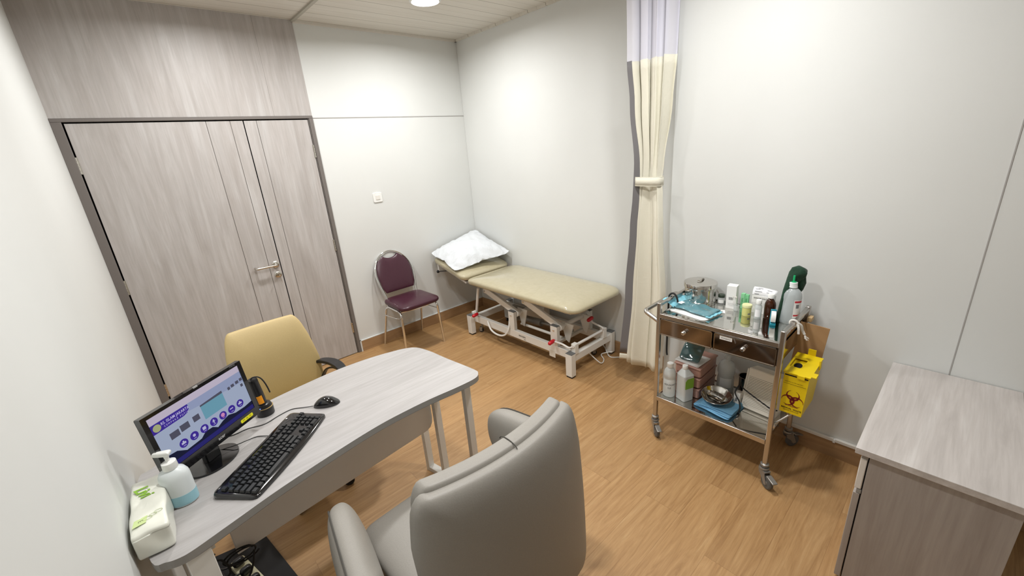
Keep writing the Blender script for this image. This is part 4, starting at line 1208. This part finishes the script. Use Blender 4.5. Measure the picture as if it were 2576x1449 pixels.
# ---- things on the top tray -------------------------------------------------
TZ = .800
dr_ = thing('steel_drum', 'round stainless steel sterilising drum with lid at the left back of the trolley top', 'sterilising drum', (-.438, -2.744, TZ))
obj('drum_body', LATHE([(0, 0), (.084, 0), (.087, .003), (.087, .020), (.0885, .022), (.087, .024), (.087, .096), (.0885, .098), (.087, .100), (.087, .114), (0, .114)], 56), M_steel, dr_, smooth=25)
ld = obj('lid', LATHE([(.0905, .102), (.0915, .104), (.0915, .124), (.090, .128), (.081, .131), (.03, .134), (0, .1345)], 56), M_steel, dr_, smooth=25)
b = new_bm(); tube(b, bez((-.032, 0, .134), (-.030, 0, .152), (.030, 0, .152), (.032, 0, .134), 12), .003, 8, sq=(.014, .003)); obj('lid_handle', b, M_steel, ld)
for a in (200, 320):
    q = Matrix.Rotation(math.radians(a), 4, 'Z')
    b = BOX(.089, .095, -.009, .009, .078, .120, q); tube(b, [q @ V(.095, -.007, .083), q @ V(.100, 0, .078), q @ V(.095, .007, .083)], .0012, 6)
    obj('latch', b, M_satin, dr_)
q = Matrix.Rotation(math.radians(-60), 4, 'Z')
obj('side_handle', TUBE([q @ V(.088, -.02, .08), q @ V(.102, -.018, .06), q @ V(.102, .018, .06), q @ V(.088, .02, .08)], .0022, 8), M_satin, dr_, smooth=True)

pk = thing('sterile_pack', 'teal film sterile pack with pale blue crimped end lying on a white paper tray', 'sterile pack', (-.594, -2.790, TZ), math.radians(-10))
b = PRISM(rrect(.175, .235, .03), .001, .004); ptray = obj('paper_tray', b, M_paper, pk)
def wf(x, y, z):
    return (x+.004*math.sin(40*y), y+.003*math.sin(55*x), z+.0022*math.sin(60*y+25*x)+.0018*math.sin(95*x-30*y)+.006*max(0, (y-.05)/.08))
obj('film_pouch', PAD(rrect(.135, .215, .02, 5, .015, .0), .022, n=2.4, N=90, f=wf, M=Tr(0, 0, .016)), M_pouch, pk, smooth='all')
b = new_bm(); G = []
for i in range(15):
    x = -.085+.165*i/14
    G.append([b.verts.new((x+.01, .088+.019*j+.003*math.sin(i*2), .020+.008*j+.004*math.sin(i*1.9+j))) for j in range(5)])
for a, c in zip(G, G[1:]):
    for j in range(4): b.faces.new((a[j], a[j+1], c[j+1], c[j]))
ce = obj('crimped_end', b, M_pouchl, pk, smooth='all'); solid(ce, .0012)
obj('white_sticker', BOX(-.035, .0, .070, .092, .030, .0308, Rot('X', 6)), M_paper, pk)
b = new_bm(); G = []
for i in range(11):
    x = -.055+.13*i/10
    G.append([b.verts.new((x, -.100-.012*j, .012+.003*math.sin(i*2.1+j))) for j in range(3)])
for a, c in zip(G, G[1:]):
    for j in range(2): b.faces.new((a[j], a[j+1], c[j+1], c[j]))
ce = obj('crimped_end', b, M_pouchl, pk, smooth='all'); solid(ce, .0012)
ps = tag(obj('paper_slip', BOX(-.025, .025, -.016, .016, 0, .0006, Tr(-.512, -2.905, TZ+.001) @ Matrix.Rotation(.4, 4, 'Z')), M_paper), 'small white paper slip sticking out beside the teal sterile pack', 'paper slip')
obj('printed_mark', BOX(-.008, .002, -.004, .004, 0, .0002, Tr(-.512, -2.905, TZ+.0018) @ Matrix.Rotation(.4, 4, 'Z')), M_greyink, ps)

def bottle_simple(name, label, cat, loc, prof, mat, cap=None, capmat=M_whitep, n=32, sx=1, sy=1, rz=0):
    t = thing(name, label, cat, loc, rz)
    obj('bottle', LATHE(prof, n, sx=sx, sy=sy), mat, t, smooth=40)
    if cap: obj('cap', LATHE(cap, n), capmat, t, smooth=40)
    return t
t = bottle_simple('small_jar', 'small clear glass jar with dark lid beside the steel drum', 'jar', (-.395, -2.852, TZ), [(0, 0), (.018, 0), (.020, .003), (.020, .036), (.016, .042), (0, .042)], M_clear,
                  [(.018, .042), (.0185, .043), (.0185, .056), (.017, .058), (0, .058)], P('dark_green_lid', srgb(44, 58, 44), .4))
obj('jar_label', cyl_label(.0203, .010, .030, 150, 240, Matrix.Identity(4)), M_paper, t, smooth=True)
# tall white carton
bx_t = thing('white_carton', 'tall plain white carton with a barcode standing on the trolley top', 'carton', (-.418, -2.918, TZ), math.radians(6))
obj('carton', BOX(-.023, .025, -.025, .025, 0, .134), M_paper, bx_t, bevel=.0008)
b = new_bm()
for i in range(9):
    w = (.0012, .0006, .0018)[i % 3]; y = .011-.0026*i
    box(b, -.0236, -.0231, y-w/2, y+w/2, .052, .068)
obj('barcode', b, M_ink, bx_t)
b = new_bm()
for i, (yy, l) in enumerate(((.032, .034), (.027, .03), (.022, .032), (.017, .026))): box(b, -.0236, -.0231, -.018, -.018+l, yy-.5*.0012, yy+.5*.0012)
obj('small_print', b, P('pale_grey_print', srgb(190, 190, 190), .6), bx_t)
# green cartons
for k, (y, h_, lb) in enumerate(((-2.968, .088, 'slim mint green carton behind the yellow-lidded jar, left of two'), (-2.988, .084, 'slim mint green carton behind the yellow-lidded jar, right of two'))):
    t = thing('green_carton', lb, 'carton', (-.392, y, TZ), 0, 'mint green cartons')
    obj('carton', BOX(-.010, .010, -.0095, .0095, 0, h_), M_greenbox if k == 0 else P('green_carton_dark', srgb(128, 208, 150), .5), t, bevel=.0008)
    textmesh('STERIL', .014, plane_M((-.0104, 0, .045), (0, 0, 1), (0, 1, 0)), P('dark_green_print', srgb(30, 110, 60), .5), 'carton_text', t, .0001)
# cotton buds in a small clear pot
t = thing('swab_pot', 'small clear pot with white tipped swabs beside the tall white carton', 'swab pot', (-.452, -2.958, TZ))
obj('pot', LATHE([(.0, 0), (.013, 0), (.015, .034), (.0145, .034), (.0125, .002), (0, .002)], 24), M_clear, t, smooth=True)
for dx, dy, lx_, ly_ in ((0, 0, .004, .012), (.003, .004, -.004, .018), (-.003, .002, .006, .004)):
    b = new_bm(); tube(b, [(dx, dy, .004), (dx+lx_, dy+ly_, .072)], .0011, 6)
    s_ = obj('swab_stick', b, M_whitep, t)
    obj('swab_tip', LATHE([(0, -.007), (.003, -.004), (.0035, 0), (.003, .005), (0, .007)], 10, c=(dx+lx_, dy+ly_, .076)), M_tie, s_, smooth=True)
t = bottle_simple('ointment_jar', 'round yellow-tinted jar with pale lid on the trolley top', 'jar', (-.484, -3.022, TZ), [(0, 0), (.021, 0), (.0225, .003), (.0225, .044), (.019, .048), (0, .048)], P('yellow_salve_jar', srgb(228, 226, 140), .3, 0, Transmission_Weight=.2),
                  [(.0235, .047), (.0245, .049), (.0245, .060), (.023, .063), (0, .063)], M_yellowlid)
obj('jar_label', cyl_label(.0228, .010, .018, 215, 250, Matrix.Identity(4)), M_greyink, t)
t = bottle_simple('dropper_bottle', 'small clear bottle with white screw cap in front of the amber bottle', 'bottle', (-.500, -3.082, TZ), [(0, 0), (.016, 0), (.0175, .003), (.0175, .064), (.015, .075), (.0105, .082), (.0105, .086), (0, .086)], M_cleard,
                  [(.0125, .084), (.0135, .086), (.0135, .106), (.012, .108), (0, .108)])
obj('jar_label', cyl_label(.0178, .016, .056, 150, 235, Matrix.Identity(4)), P('translucent_label', srgb(232, 232, 234), .5), t, smooth=True)
# printed carton with open curled flap
t = thing('printed_carton', 'white printed carton with curled open flap behind the amber bottle', 'carton', (-.398, -3.072, TZ+.0), math.radians(4))
obj('carton', BOX(-.025, .025, -.052, .052, 0, .100), M_paper, t, bevel=.0008)
b = new_bm(); G = []
for j in range(9):
    a = j/8
    G.append([b.verts.new((-.025+.035*a*a+.006*math.sin(k/4), .052-.104*k/10-.012*a*(k/10), .100+.040*math.sin(a*1.45)-.010*(k/10)**2*a)) for k in range(11)])
for a, c in zip(G, G[1:]):
    for k in range(10): b.faces.new((a[k], a[k+1], c[k+1], c[k]))
fl = obj('flap', b, P('white_foil_flap', srgb(232, 233, 236), .35), t, smooth='all'); solid(fl, .0006)
b = new_bm()
for j, (a, k0, k1) in enumerate(((1, 1, 3), (3, 1, 4), (3, 6, 8), (5, 1, 3), (5, 6, 8), (6, 2, 4))):
    p_ = lambda a, k: V(-.0262+.035*a*a+.006*math.sin(k/4), .052-.104*k/10-.012*a*(k/10), .1005+.040*math.sin(a*1.45)-.010*(k/10)**2*a)
    vs = [b.verts.new(p_(a/8, k0)), b.verts.new(p_(a/8, k1)), b.verts.new(p_(a/8+.05, k1)), b.verts.new(p_(a/8+.05, k0))]
    b.faces.new(vs)
obj('flap_print', b, M_greyink, fl)
textmesh('SODIUM CHLORIDE', .0095, plane_M((-.0254, .0, .086), (0, -1, 0), (0, 0, 1)), M_ink, 'carton_text', t, .0001, bold=.0002)
b = new_bm()
for k in range(4): box(b, -.0256, -.0252, -.040, .044, .058-.006*k, .0588-.006*k)
box(b, -.0256, -.0252, .047, .0495, .02, .06)
obj('carton_lines', b, P('pale_grey_print', srgb(190, 190, 190), .6), t)
# amber bottle
t = bottle_simple('amber_bottle', 'brown amber medicine bottle with white cap on the trolley top', 'bottle', (-.458, -3.124, TZ), [(0, 0), (.024, 0), (.0265, .003), (.0265, .078), (.024, .089), (.016, .104), (.0125, .108), (.0125, .118), (0, .118)], M_amber,
                  [(.0145, .114), (.0155, .115), (.0155, .134), (.014, .136), (0, .136)])
# tape dispenser
t = thing('tape_dispenser', 'small teal dispenser holding a roll of white tape in front of the dark green cloth', 'tape dispenser', (-.518, -3.160, TZ), math.radians(18))
obj('dispenser_body', PRISM([(-.036, 0), (.034, 0), (.034, .014), (.020, .072), (.008, .072), (.006, .014), (-.036, .012)], -.013, .013, Rot('X', 90)), M_teal, t, bevel=.002)
obj('tape_roll', LATHE([(.012, -.010), (.029, -.010), (.029, .010), (.012, .010), (.012, -.010)], 30, M=Tr(-.012, 0, .042) @ Rot('X', 90)), M_whitep, t, smooth=40)
# large plastic bottle
t = thing('plastic_bottle', 'large clear plastic bottle with red and white label and green stopper on the trolley', 'bottle', (-.462, -3.214, TZ), math.radians(8))
MP = glassy('saline_bottle_plastic', srgb(214, 222, 224), .12, .8, .35)
obj('bottle', LATHE([(0, 0), (.034, 0), (.041, .006), (.0425, .02), (.0415, .08), (.0425, .142), (.040, .160), (.033, .176), (.022, .187), (.016, .190), (.016, .198), (0, .198)], 44, sx=.85, sy=1.05), MP, t, smooth=40)
obj('neck_cap', LATHE([(.018, .192), (.021, .195), (.019, .199), (.0180, .218), (.0155, .220), (0, .220)], 28), P('frosted_cap', srgb(222, 226, 226), .35), t, smooth=40)
obj('green_stopper', LATHE([(.012, .220), (.012, .223), (.0050, .224), (.0045, .254), (0, .255)], 16), M_greentip, t, smooth=40)
ML = Matrix.Diagonal((.85, 1.05, 1, 1))
lbq = obj('label', cyl_label(.0430, .040, .135, 203, 262, ML), M_paper, t, smooth=True)
obj('label_band', cyl_label(.0433, .121, .131, 206, 261, ML), M_labelred, lbq, smooth=True)
obj('label_band', cyl_label(.0433, .050, .058, 206, 261, ML), M_labelred, lbq, smooth=True)
obj('label_print', cyl_label(.0433, .092, .112, 216, 236, ML), M_greyink, lbq, smooth=True)
# dark green cloth over a gooseneck lamp
t = thing('green_cloth_cover', 'tall narrow dark green cloth with bulging top standing behind the large clear bottle', 'cloth', (-.485, -3.185, TZ))
def loft(path, rx, ry, n=28, wr=.0):
    bm = new_bm(); R_ = []
    path = [Vector(p) for p in path]
    for i, p in enumerate(path):
        d = (path[min(i+1, len(path)-1)]-path[max(i-1, 0)]).normalized()
        x = V(0, 1, 0); y = d.cross(x).normalized(); x = y.cross(d).normalized()
        row = []
        for k in range(n):
            a = 2*PI*k/n; f = 1+wr*math.sin(5*a+i*.7)+wr*.7*math.sin(3*a-i*.5)
            row.append(bm.verts.new(p+x*rx[i]*f*math.cos(a)+y*ry[i]*f*math.sin(a)))
        R_.append(row)
    for a, c in zip(R_, R_[1:]): bridge(bm, a, c)
    bm.faces.new(R_[0]); bm.faces.new(R_[-1]); return bm
pth = [(.005, .012, 0), (.004, .010, .03), (.003, .006, .08), (.003, .0, .13), (.012, -.004, .17), (.026, -.010, .20), (.045, -.016, .222), (.062, -.024, .242), (.066, -.036, .262), (.062, -.046, .276), (.058, -.050, .284)]
rxs = [.009, .010, .011, .012, .015, .020, .027, .035, .038, .030, .010]
rys = [.009, .010, .011, .012, .015, .019, .025, .030, .031, .025, .008]
obj('cloth_cover', loft(pth, rxs, rys, 32, .06), M_green, t, smooth='all')
b = new_bm(); 
obj('cloth_tail', loft([(.066, -.030, .24), (.070, -.042, .20), (.070, -.046, .17), (.068, -.042, .14)], [.034, .028, .016, .004], [.02, .018, .012, .004], 20, .08), M_green, t, smooth='all'); b.free()
# gauze knot on right rail
t = thing('gauze_tie', 'white gauze strip knotted around the right rail of the trolley', 'gauze', (-.605, -3.272, .862))
b = new_bm()
tube(b, [(0, .016*math.cos(a), .016*math.sin(a)) for a in [2*PI*i/20 for i in range(20)]], .005, 8, closed=True)
tube(b, smoothpath([(0, -.018, .004), (.01, -.03, -.01), (.02, -.035, -.035), (.022, -.045, -.055)], 5), [.006]*16, 8)
tube(b, smoothpath([(0, -.018, -.004), (-.01, -.025, -.02), (-.012, -.028, -.045)], 5), .0055, 8)
obj('knot', b, M_tie, t, smooth=True)
b = new_bm()
for k in range(9):
    a = k*.7
    tube(b, [(.022, -.045, -.052), (.022+.006*math.cos(a), -.050-.004*math.sin(a), -.066), (.022+.012*math.cos(a), -.056+.010*math.sin(a), -.076-.004*math.sin(2*a))], .0012, 5)
obj('frayed_end', b, M_tie, t)
# black hose hooked over the left rail
t = obj('rubber_hose', TUBE(smoothpath([(-.600, -2.690, .835), (-.600, -2.680, .868), (-.600, -2.660, .884), (-.600, -2.640, .872), (-.600, -2.634, .84), (-.600, -2.634, .70), (-.602, -2.636, .52), (-.61, -2.645, .48)], 7), .0055, 10), M_rubber, smooth=True)
tag(t, 'black rubber hose hooked over the left rail of the trolley', 'hose')
tag(obj('wooden_peg', BOX(-.02, .02, -.010, .010, -.012, .012, Tr(-.385, -3.292, .815)), M_wood, bevel=.002), 'small pale wooden block held outside the right rail of the trolley', 'wooden block')

# ---- things on the lower shelf -----------------------------------------------
LZ = .269
t = bottle_simple('round_white_bottle', 'round white plastic bottle with handwriting at the left of the lower shelf', 'bottle', (-.695, -2.712, LZ),
                  [(0, 0), (.030, 0), (.035, .005), (.036, .012), (.036, .105), (.033, .114), (.031, .122), (.034, .130), (.0345, .150), (.030, .170), (.020, .184), (.014, .188), (.014, .194), (0, .194)], M_poly,
                  [(.017, .190), (.018, .192), (.018, .216), (.016, .218), (0, .218)])
wrapc = lambda R_, a0: (lambda c: V((R_+c.z)*math.cos(math.radians(a0)+c.x/R_), (R_+c.z)*math.sin(math.radians(a0)+c.x/R_), c.y))
textmesh('AQUADEST', .0135, Tr(0, .088, 0), M_greyink, 'handwriting', t, .0005, shear=.2, fn=wrapc(.0362, 212))
textmesh('N5', .016, Tr(-.004, .066, 0), M_greyink, 'handwriting', t, .0005, shear=.2, fn=wrapc(.0362, 212))
t = thing('square_white_bottle', 'square white plastic bottle with green label corner on the lower shelf', 'bottle', (-.672, -2.796, LZ), math.radians(-22))
b = PRISM(rrect(.072, .072, .012), 0, .165); obj('bottle', b, M_poly, t, bevel=.004)
b = new_bm(); A = rrect(.072, .072, .012); B_ = rrect(.030, .030, .010)
a_ = [b.verts.new((x, y, .165)) for x, y in A]; c_ = [b.verts.new((x, y+.006, .196)) for x, y in B_]; bridge(b, a_, c_); b.faces.new(c_)
obj('shoulder', b, M_poly, t, smooth=40)
obj('cap', LATHE([(.0145, .196), (.0155, .198), (.0155, .218), (.014, .220), (0, .220)], 24, c=(0, .006, 0)), M_whitep, t, smooth=40)
obj('green_label', PRISM([(-.030, .085), (.030, .085), (.030, .150), (-.016, .150), (-.030, .135)], .0362, .0368, Rot('Z', 0) @ Rot('X', 90)), M_lime, t)
# pink trays
t = thing('pink_tray_stack', 'stack of pink plastic boxes on the lower shelf behind the white bottles', 'box', (-.515, -2.785, LZ))
for k in range(3):
    z0 = .068*k
    b = PRISM(rrect(.235-.006*k, .155, .014), z0+.002, z0+.052); box(b, -.119, .119, -.080, .080, z0+.052, z0+.062)
    obj('pink_box', b, M_pink, t, bevel=.003)
pg = thing('green_pouch', 'dark green sterile pouch with white paper backing lying on the pink boxes', 'sterile pack', (-.545, -2.775, LZ+.200), math.radians(-4))
obj('paper_backing', PRISM(rrect(.150, .150, .01), 0, .002), M_paper, pg)
def pw(x, y, z):
    k = max(0, x+.055)
    return (x-.35*k, y, z+.003*math.sin(70*x+30*y)+.0025*math.sin(55*y-60*x)+.75*k)
obj('film_pouch', PAD(rrect(.120, .125, .02), .022, n=2.5, N=80, f=pw, M=Tr(0.008, 0, .013)), M_pouchd, pg, smooth='all')
t = bottle_simple('plastic_bottle', 'large cloudy plastic bottle with pale label in the middle of the lower shelf', 'bottle', (-.440, -2.935, LZ),
                  [(0, 0), (.040, 0), (.046, .006), (.047, .015), (.046, .09), (.042, .11), (.047, .13), (.046, .165), (.036, .192), (.018, .206), (.015, .210), (.015, .220), (0, .220)], M_cleard,
                  [(.018, .216), (.019, .218), (.019, .240), (.017, .242), (0, .242)], M_clear)
obj('label', cyl_label(.0478, .045, .105, 160, 240, Matrix.Identity(4)), P('faded_label', srgb(220, 222, 222), .5), t, smooth=True)
# blue cloth, basin and kidney dish
t = thing('folded_cloth', 'folded blue cloth under the steel basin on the lower shelf', 'cloth', (-.625, -2.975, LZ), math.radians(-6))
def cf(k):
    def f(x, y, z):
        return (x+.004*math.sin(30*y+k), y, z+.0016*math.sin(50*x+30*y+k*2)+.004*max(0, -x/.09)**2)
    return f
for k in range(4):
    obj('fold', PAD(rrect(.185-.008*k, .205-.010*k, .012, 5, .004*k, -.004*k), .0055, n=2.6, N=90, f=cf(k), M=Tr(0, 0, .004+.0052*k) @ Matrix.Rotation(.03*k, 4, 'Z')), M_bluecloth, t, smooth='all')
t = obj('steel_basin', LATHE([(0, .001), (.045, .001), (.060, .008), (.074, .034), (.080, .040), (.0815, .040), (.0815, .0415), (.079, .0425), (.072, .036), (.058, .011), (.044, .004), (0, .004)], 56), M_steel, smooth=True,
        loc=(-.615, -2.955, LZ+.026), rot=(math.radians(4), math.radians(-8), 0))
tag(t, 'round polished steel basin resting on the blue cloth', 'basin')
kd_ = []
for i in range(48):
    a = 2*PI*i/48
    r = .052*(1-.30*math.exp(-((a-PI/2)/.55)**2)); kd_.append((r*math.cos(a)*1.12, r*math.sin(a)*.78))
def bowlpoly(o, zt, zb, s, th=.0012):
    bm = new_bm()
    lv = [(1, zt), (.94, zt*.55+zb*.45), (s, zb+.002), (s*.6, zb), (.05, zb), (.05, zb+th), (s*.6, zb+th), (s-.02, zb+.002+th), (.92, zt*.55+zb*.45), (.975, zt), (1.03, zt+.001)]
    R_ = [[bm.verts.new((x*k, y*k, z)) for x, y in o] for k, z in lv]
    for a, c in zip(R_, R_[1:]): bridge(bm, a, c)
    bridge(bm, R_[-1], R_[0]); return bm
t = obj('kidney_dish', bowlpoly(kd_, .026, 0, .8), M_steel, smooth=40, loc=(-.640, -2.962, LZ+.046), rot=(math.radians(4), math.radians(-8), math.radians(88)))
tag(t, 'small kidney-shaped steel dish lying inside the round basin', 'kidney dish')
t = thing('steel_cup', 'dark polished steel cup at the back of the lower shelf beside the louvred device', 'cup', (-.420, -3.040, LZ))
obj('cup', LATHE([(0, 0), (.033, 0), (.036, .003), (.038, .125), (.041, .128), (.0365, .128), (.0345, .004), (0, .004)], 36), M_steeld, t, smooth=40)
# louvred device
t = thing('louvred_device', 'off-white louvred plastic device leaning at the right end of the lower shelf', 'medical device', (-.560, -3.150, LZ), math.radians(-6))
DM = Tr(0, 0, .004) @ Rot('Y', 15)
obj('body', BOX(0, .10, -.085, .085, 0, .235, DM), M_oatmeal, t, bevel=.006)
obj('side_panel', BOX(.004, .080, .085, .094, .05, .225, DM), P('off_white_panel', srgb(226, 220, 208), .5), t, bevel=.002)
for k in range(20):
    obj('louvre', BOX(-.004, .001, -.076, .074, .020+.0085*k, .0262+.0085*k, DM), M_oatmeal, t)
b = BOX(-.001, .0005, -.076, .074, .020, .188, DM); obj('louvre_gap', b, P('dark_louvre_gap', srgb(92, 84, 72), .7), t)
b = BOX(-.02, .030, .088, .122, 0, .080, Tr(0, 0, .002) @ Rot('Y', 10)); sb = obj('switch_box', b, M_white, t, bevel=.003)
obj('switch', BOX(-.022, -.0195, .100, .110, .030, .050, Tr(0, 0, .002) @ Rot('Y', 10)), M_greyink, sb)
obj('cord', TUBE(smoothpath([(.01, .10, .150), (-.012, .08, .135), (-.022, .02, .115), (-.024, -.05, .090), (-.024, -.086, .078), (.0, -.10, .07)], 7), .0036, 8), M_rubber, t, smooth=True)
obj('cord', TUBE(smoothpath([(.012, .10, .145), (-.018, .112, .09), (-.030, .08, .05), (-.050, .065, .012), (-.075, .07, .004), (-.05, .10, .004), (-.02, .115, .004)], 7), .0036, 8), M_rubber, t, smooth=True)

# ---- safety box, cardboard and bracket hung on the right side --------------------
sb = wthing('sharps_box', 'yellow cardboard biohazard waste box hanging at the right side of the trolley', 'waste box', (-.58, -3.345, .432))
x0, x1, y0, y1, z0, z1 = -.712, -.500, -3.390, -3.288, .432, .650
b = new_bm()
lo4 = [(x0+.008, y0+.010), (x1-.01, y0+.010), (x1-.01, y1), (x0+.008, y1)]; hi4 = [(x0, y0), (x1, y0), (x1, y1), (x0, y1)]
A = [b.verts.new((*p, z0)) for p in lo4]; B_ = [b.verts.new((*p, z1)) for p in hi4]; bridge(b, A, B_); b.faces.new(A)
Bi = [b.verts.new((x0+.003, y0+.003, z1)), b.verts.new((x1-.003, y0+.003, z1)), b.verts.new((x1-.003, y1-.003, z1)), b.verts.new((x0+.003, y1-.003, z1))]; bridge(b, B_, Bi)
Ai = [b.verts.new((*p, z0+.02)) for p in lo4]; bridge(b, Bi, Ai); b.faces.new(Ai)
obj('box_body', b, M_yellow, sb)
# lid with a cut-out hole, slightly open and tilted
LM = Tr(x0, 0, z1+.004) @ Rot('Y', -3)
hx0, hx1, hy0, hy1 = .060, .150, y1-.056, y1-.004
b = BOX(-.006, hx0, y0-.004, y1+.004, 0, .003, LM); box(b, hx1, .214, y0-.004, y1+.004, 0, .003, LM); box(b, hx0, hx1, y0-.004, hy0, 0, .003, LM); box(b, hx0, hx1, hy1, y1+.004, 0, .003, LM)
ld = obj('lid', b, M_yellow, sb)
b = new_bm()
ci = [b.verts.new(LM @ V(.10+.026*math.cos(a), (hy0+hy1)/2+.017*math.sin(a), -.008)) for a in [2*PI*i/24 for i in range(24)]]; b.faces.new(ci)
obj('inner_hole', b, M_gap, ld)
b = BOX(hx0-.01, hx1+.01, hy0-.006, hy1+.004, -.014, -.0095, LM); obj('inner_flap', b, M_yellow, ld)
obj('lid_tab', BOX(.13, .16, y0-.010, y0-.004, -.02, .028, LM), M_yellow, ld)
obj('lid_tab', BOX(.214, .220, y0+.03, y0+.062, -.004, .034, LM), M_yellow, ld)
obj('lid_tab', BOX(-.010, -.006, y1-.085, y1-.055, -.014, .003, LM), M_yellow, ld)
obj('lid_tab', BOX(.01, .05, y0-.022, y0-.004, -.001, .003, LM @ Tr(0, 0, .0)), M_yellow, ld)
b = new_bm(); 
obj('front_slot', BOX(x0-.0006, x0+.001, y0+.004, y1-.004, z1-.012, z1-.006), M_gap, sb)
# printing on the face towards the camera side (x = x0)
def FP(dy, z, d=.0008):
    t_ = (z-z0)/(z1-z0); return V(x0+.008*(1-t_)-d, dy, z)
fx, fz = V(0, -1, 0), (FP(0, z1)-FP(0, z0)).normalized()
cyy = (y0+y1)/2+.003
def arcband(cx, cy, r0, r1, a0, a1, off, n=18):
    """crescent: outer circle r0 centred (cx,cy), inner circle r1 shifted by off"""
    O = []; I = []
    for i in range(n+1):
        a = math.radians(a0+(a1-a0)*i/n)
        O.append((cx+r0*math.cos(a), cy+r0*math.sin(a))); I.append((cx+off[0]+r1*math.cos(a), cy+off[1]+r1*math.sin(a)))
    return O, I
b = new_bm()
PM = plane_M(FP(cyy, .516), fx, fz)
def addband(O, I, rot):
    M = PM @ Rot('Z', rot); A = [b.verts.new(M @ V(*p, 0)) for p in O]; B_ = [b.verts.new(M @ V(*p, 0)) for p in I]
    for i in range(len(A)-1): b.faces.new((A[i], A[i+1], B_[i+1], B_[i]))
SYM = .050
for rot in (0, 120, 240):
    c = (0, SYM*.40)
    O, I = arcband(0, c[1], SYM*.56, SYM*.455, 115-360, 65, (0, SYM*.085), 30)
    addband(O, I, rot)
    O = []; I = []
for rot in (0,):
    for seg0 in (20, 140, 260):
        O, I = arcband(0, 0, SYM*.44, SYM*.36, seg0-70+50, seg0+70-50+10, (0, 0), 10)
        addband(O, I, rot)
obj('biohazard_symbol', b, M_maroon, sb)
textmesh('BIOHAZARD', .0095, plane_M(FP(cyy, .4765), fx, fz), M_maroon, 'box_text', sb, .0001, bold=.0002, sx=1.0)
textmesh('MEDICAL  WASTE', .0115, plane_M(FP(cyy, .4595), fx, fz), P('dark_brown_print', srgb(70, 40, 10), .6), 'box_text', sb, .0001, bold=.0003, sx=.92)
textmesh('HANDLE WITH CARE', .0068, plane_M(FP(cyy, .4485), fx, fz), P('dark_brown_print', srgb(70, 40, 10), .6), 'box_text', sb, .0001)
textmesh('PLEASE FILL TO THIS LINE ONLY', .0052, plane_M(FP(cyy+.004, .606), fx, fz), P('dark_brown_print', srgb(70, 40, 10), .6), 'box_text', sb, .0001)
b = BOX(-.0004, .0004, -.046, .046, -.0004, .0004, Tr(*FP(cyy, .595))); obj('fill_line', b, P('dark_brown_print', srgb(70, 40, 10), .6), sb)
t = obj('cardboard_sheet', BOX(-.003, .003, -.062, .062, -.14, .122, Tr(-.440, -3.318, .686) @ Rot('X', 4)), M_card)
tag(t, 'flat sheet of brown cardboard standing behind the yellow waste box', 'cardboard')
br = thing('box_bracket', 'steel rod bracket below the yellow waste box at the trolley side', 'bracket', (-.70, -3.30, .38))
obj('rod', TUBE([(-.03, .02, -.02), (.02, -.04, .045), (.12, -.05, .05)], .005, 8), M_satin, br, smooth=True)
obj('knob', LATHE([(0, -.012), (.008, -.01), (.010, 0), (.008, .01), (0, .012)], 14, c=(-.03, .02, -.03)), M_chrome, br, smooth=True)
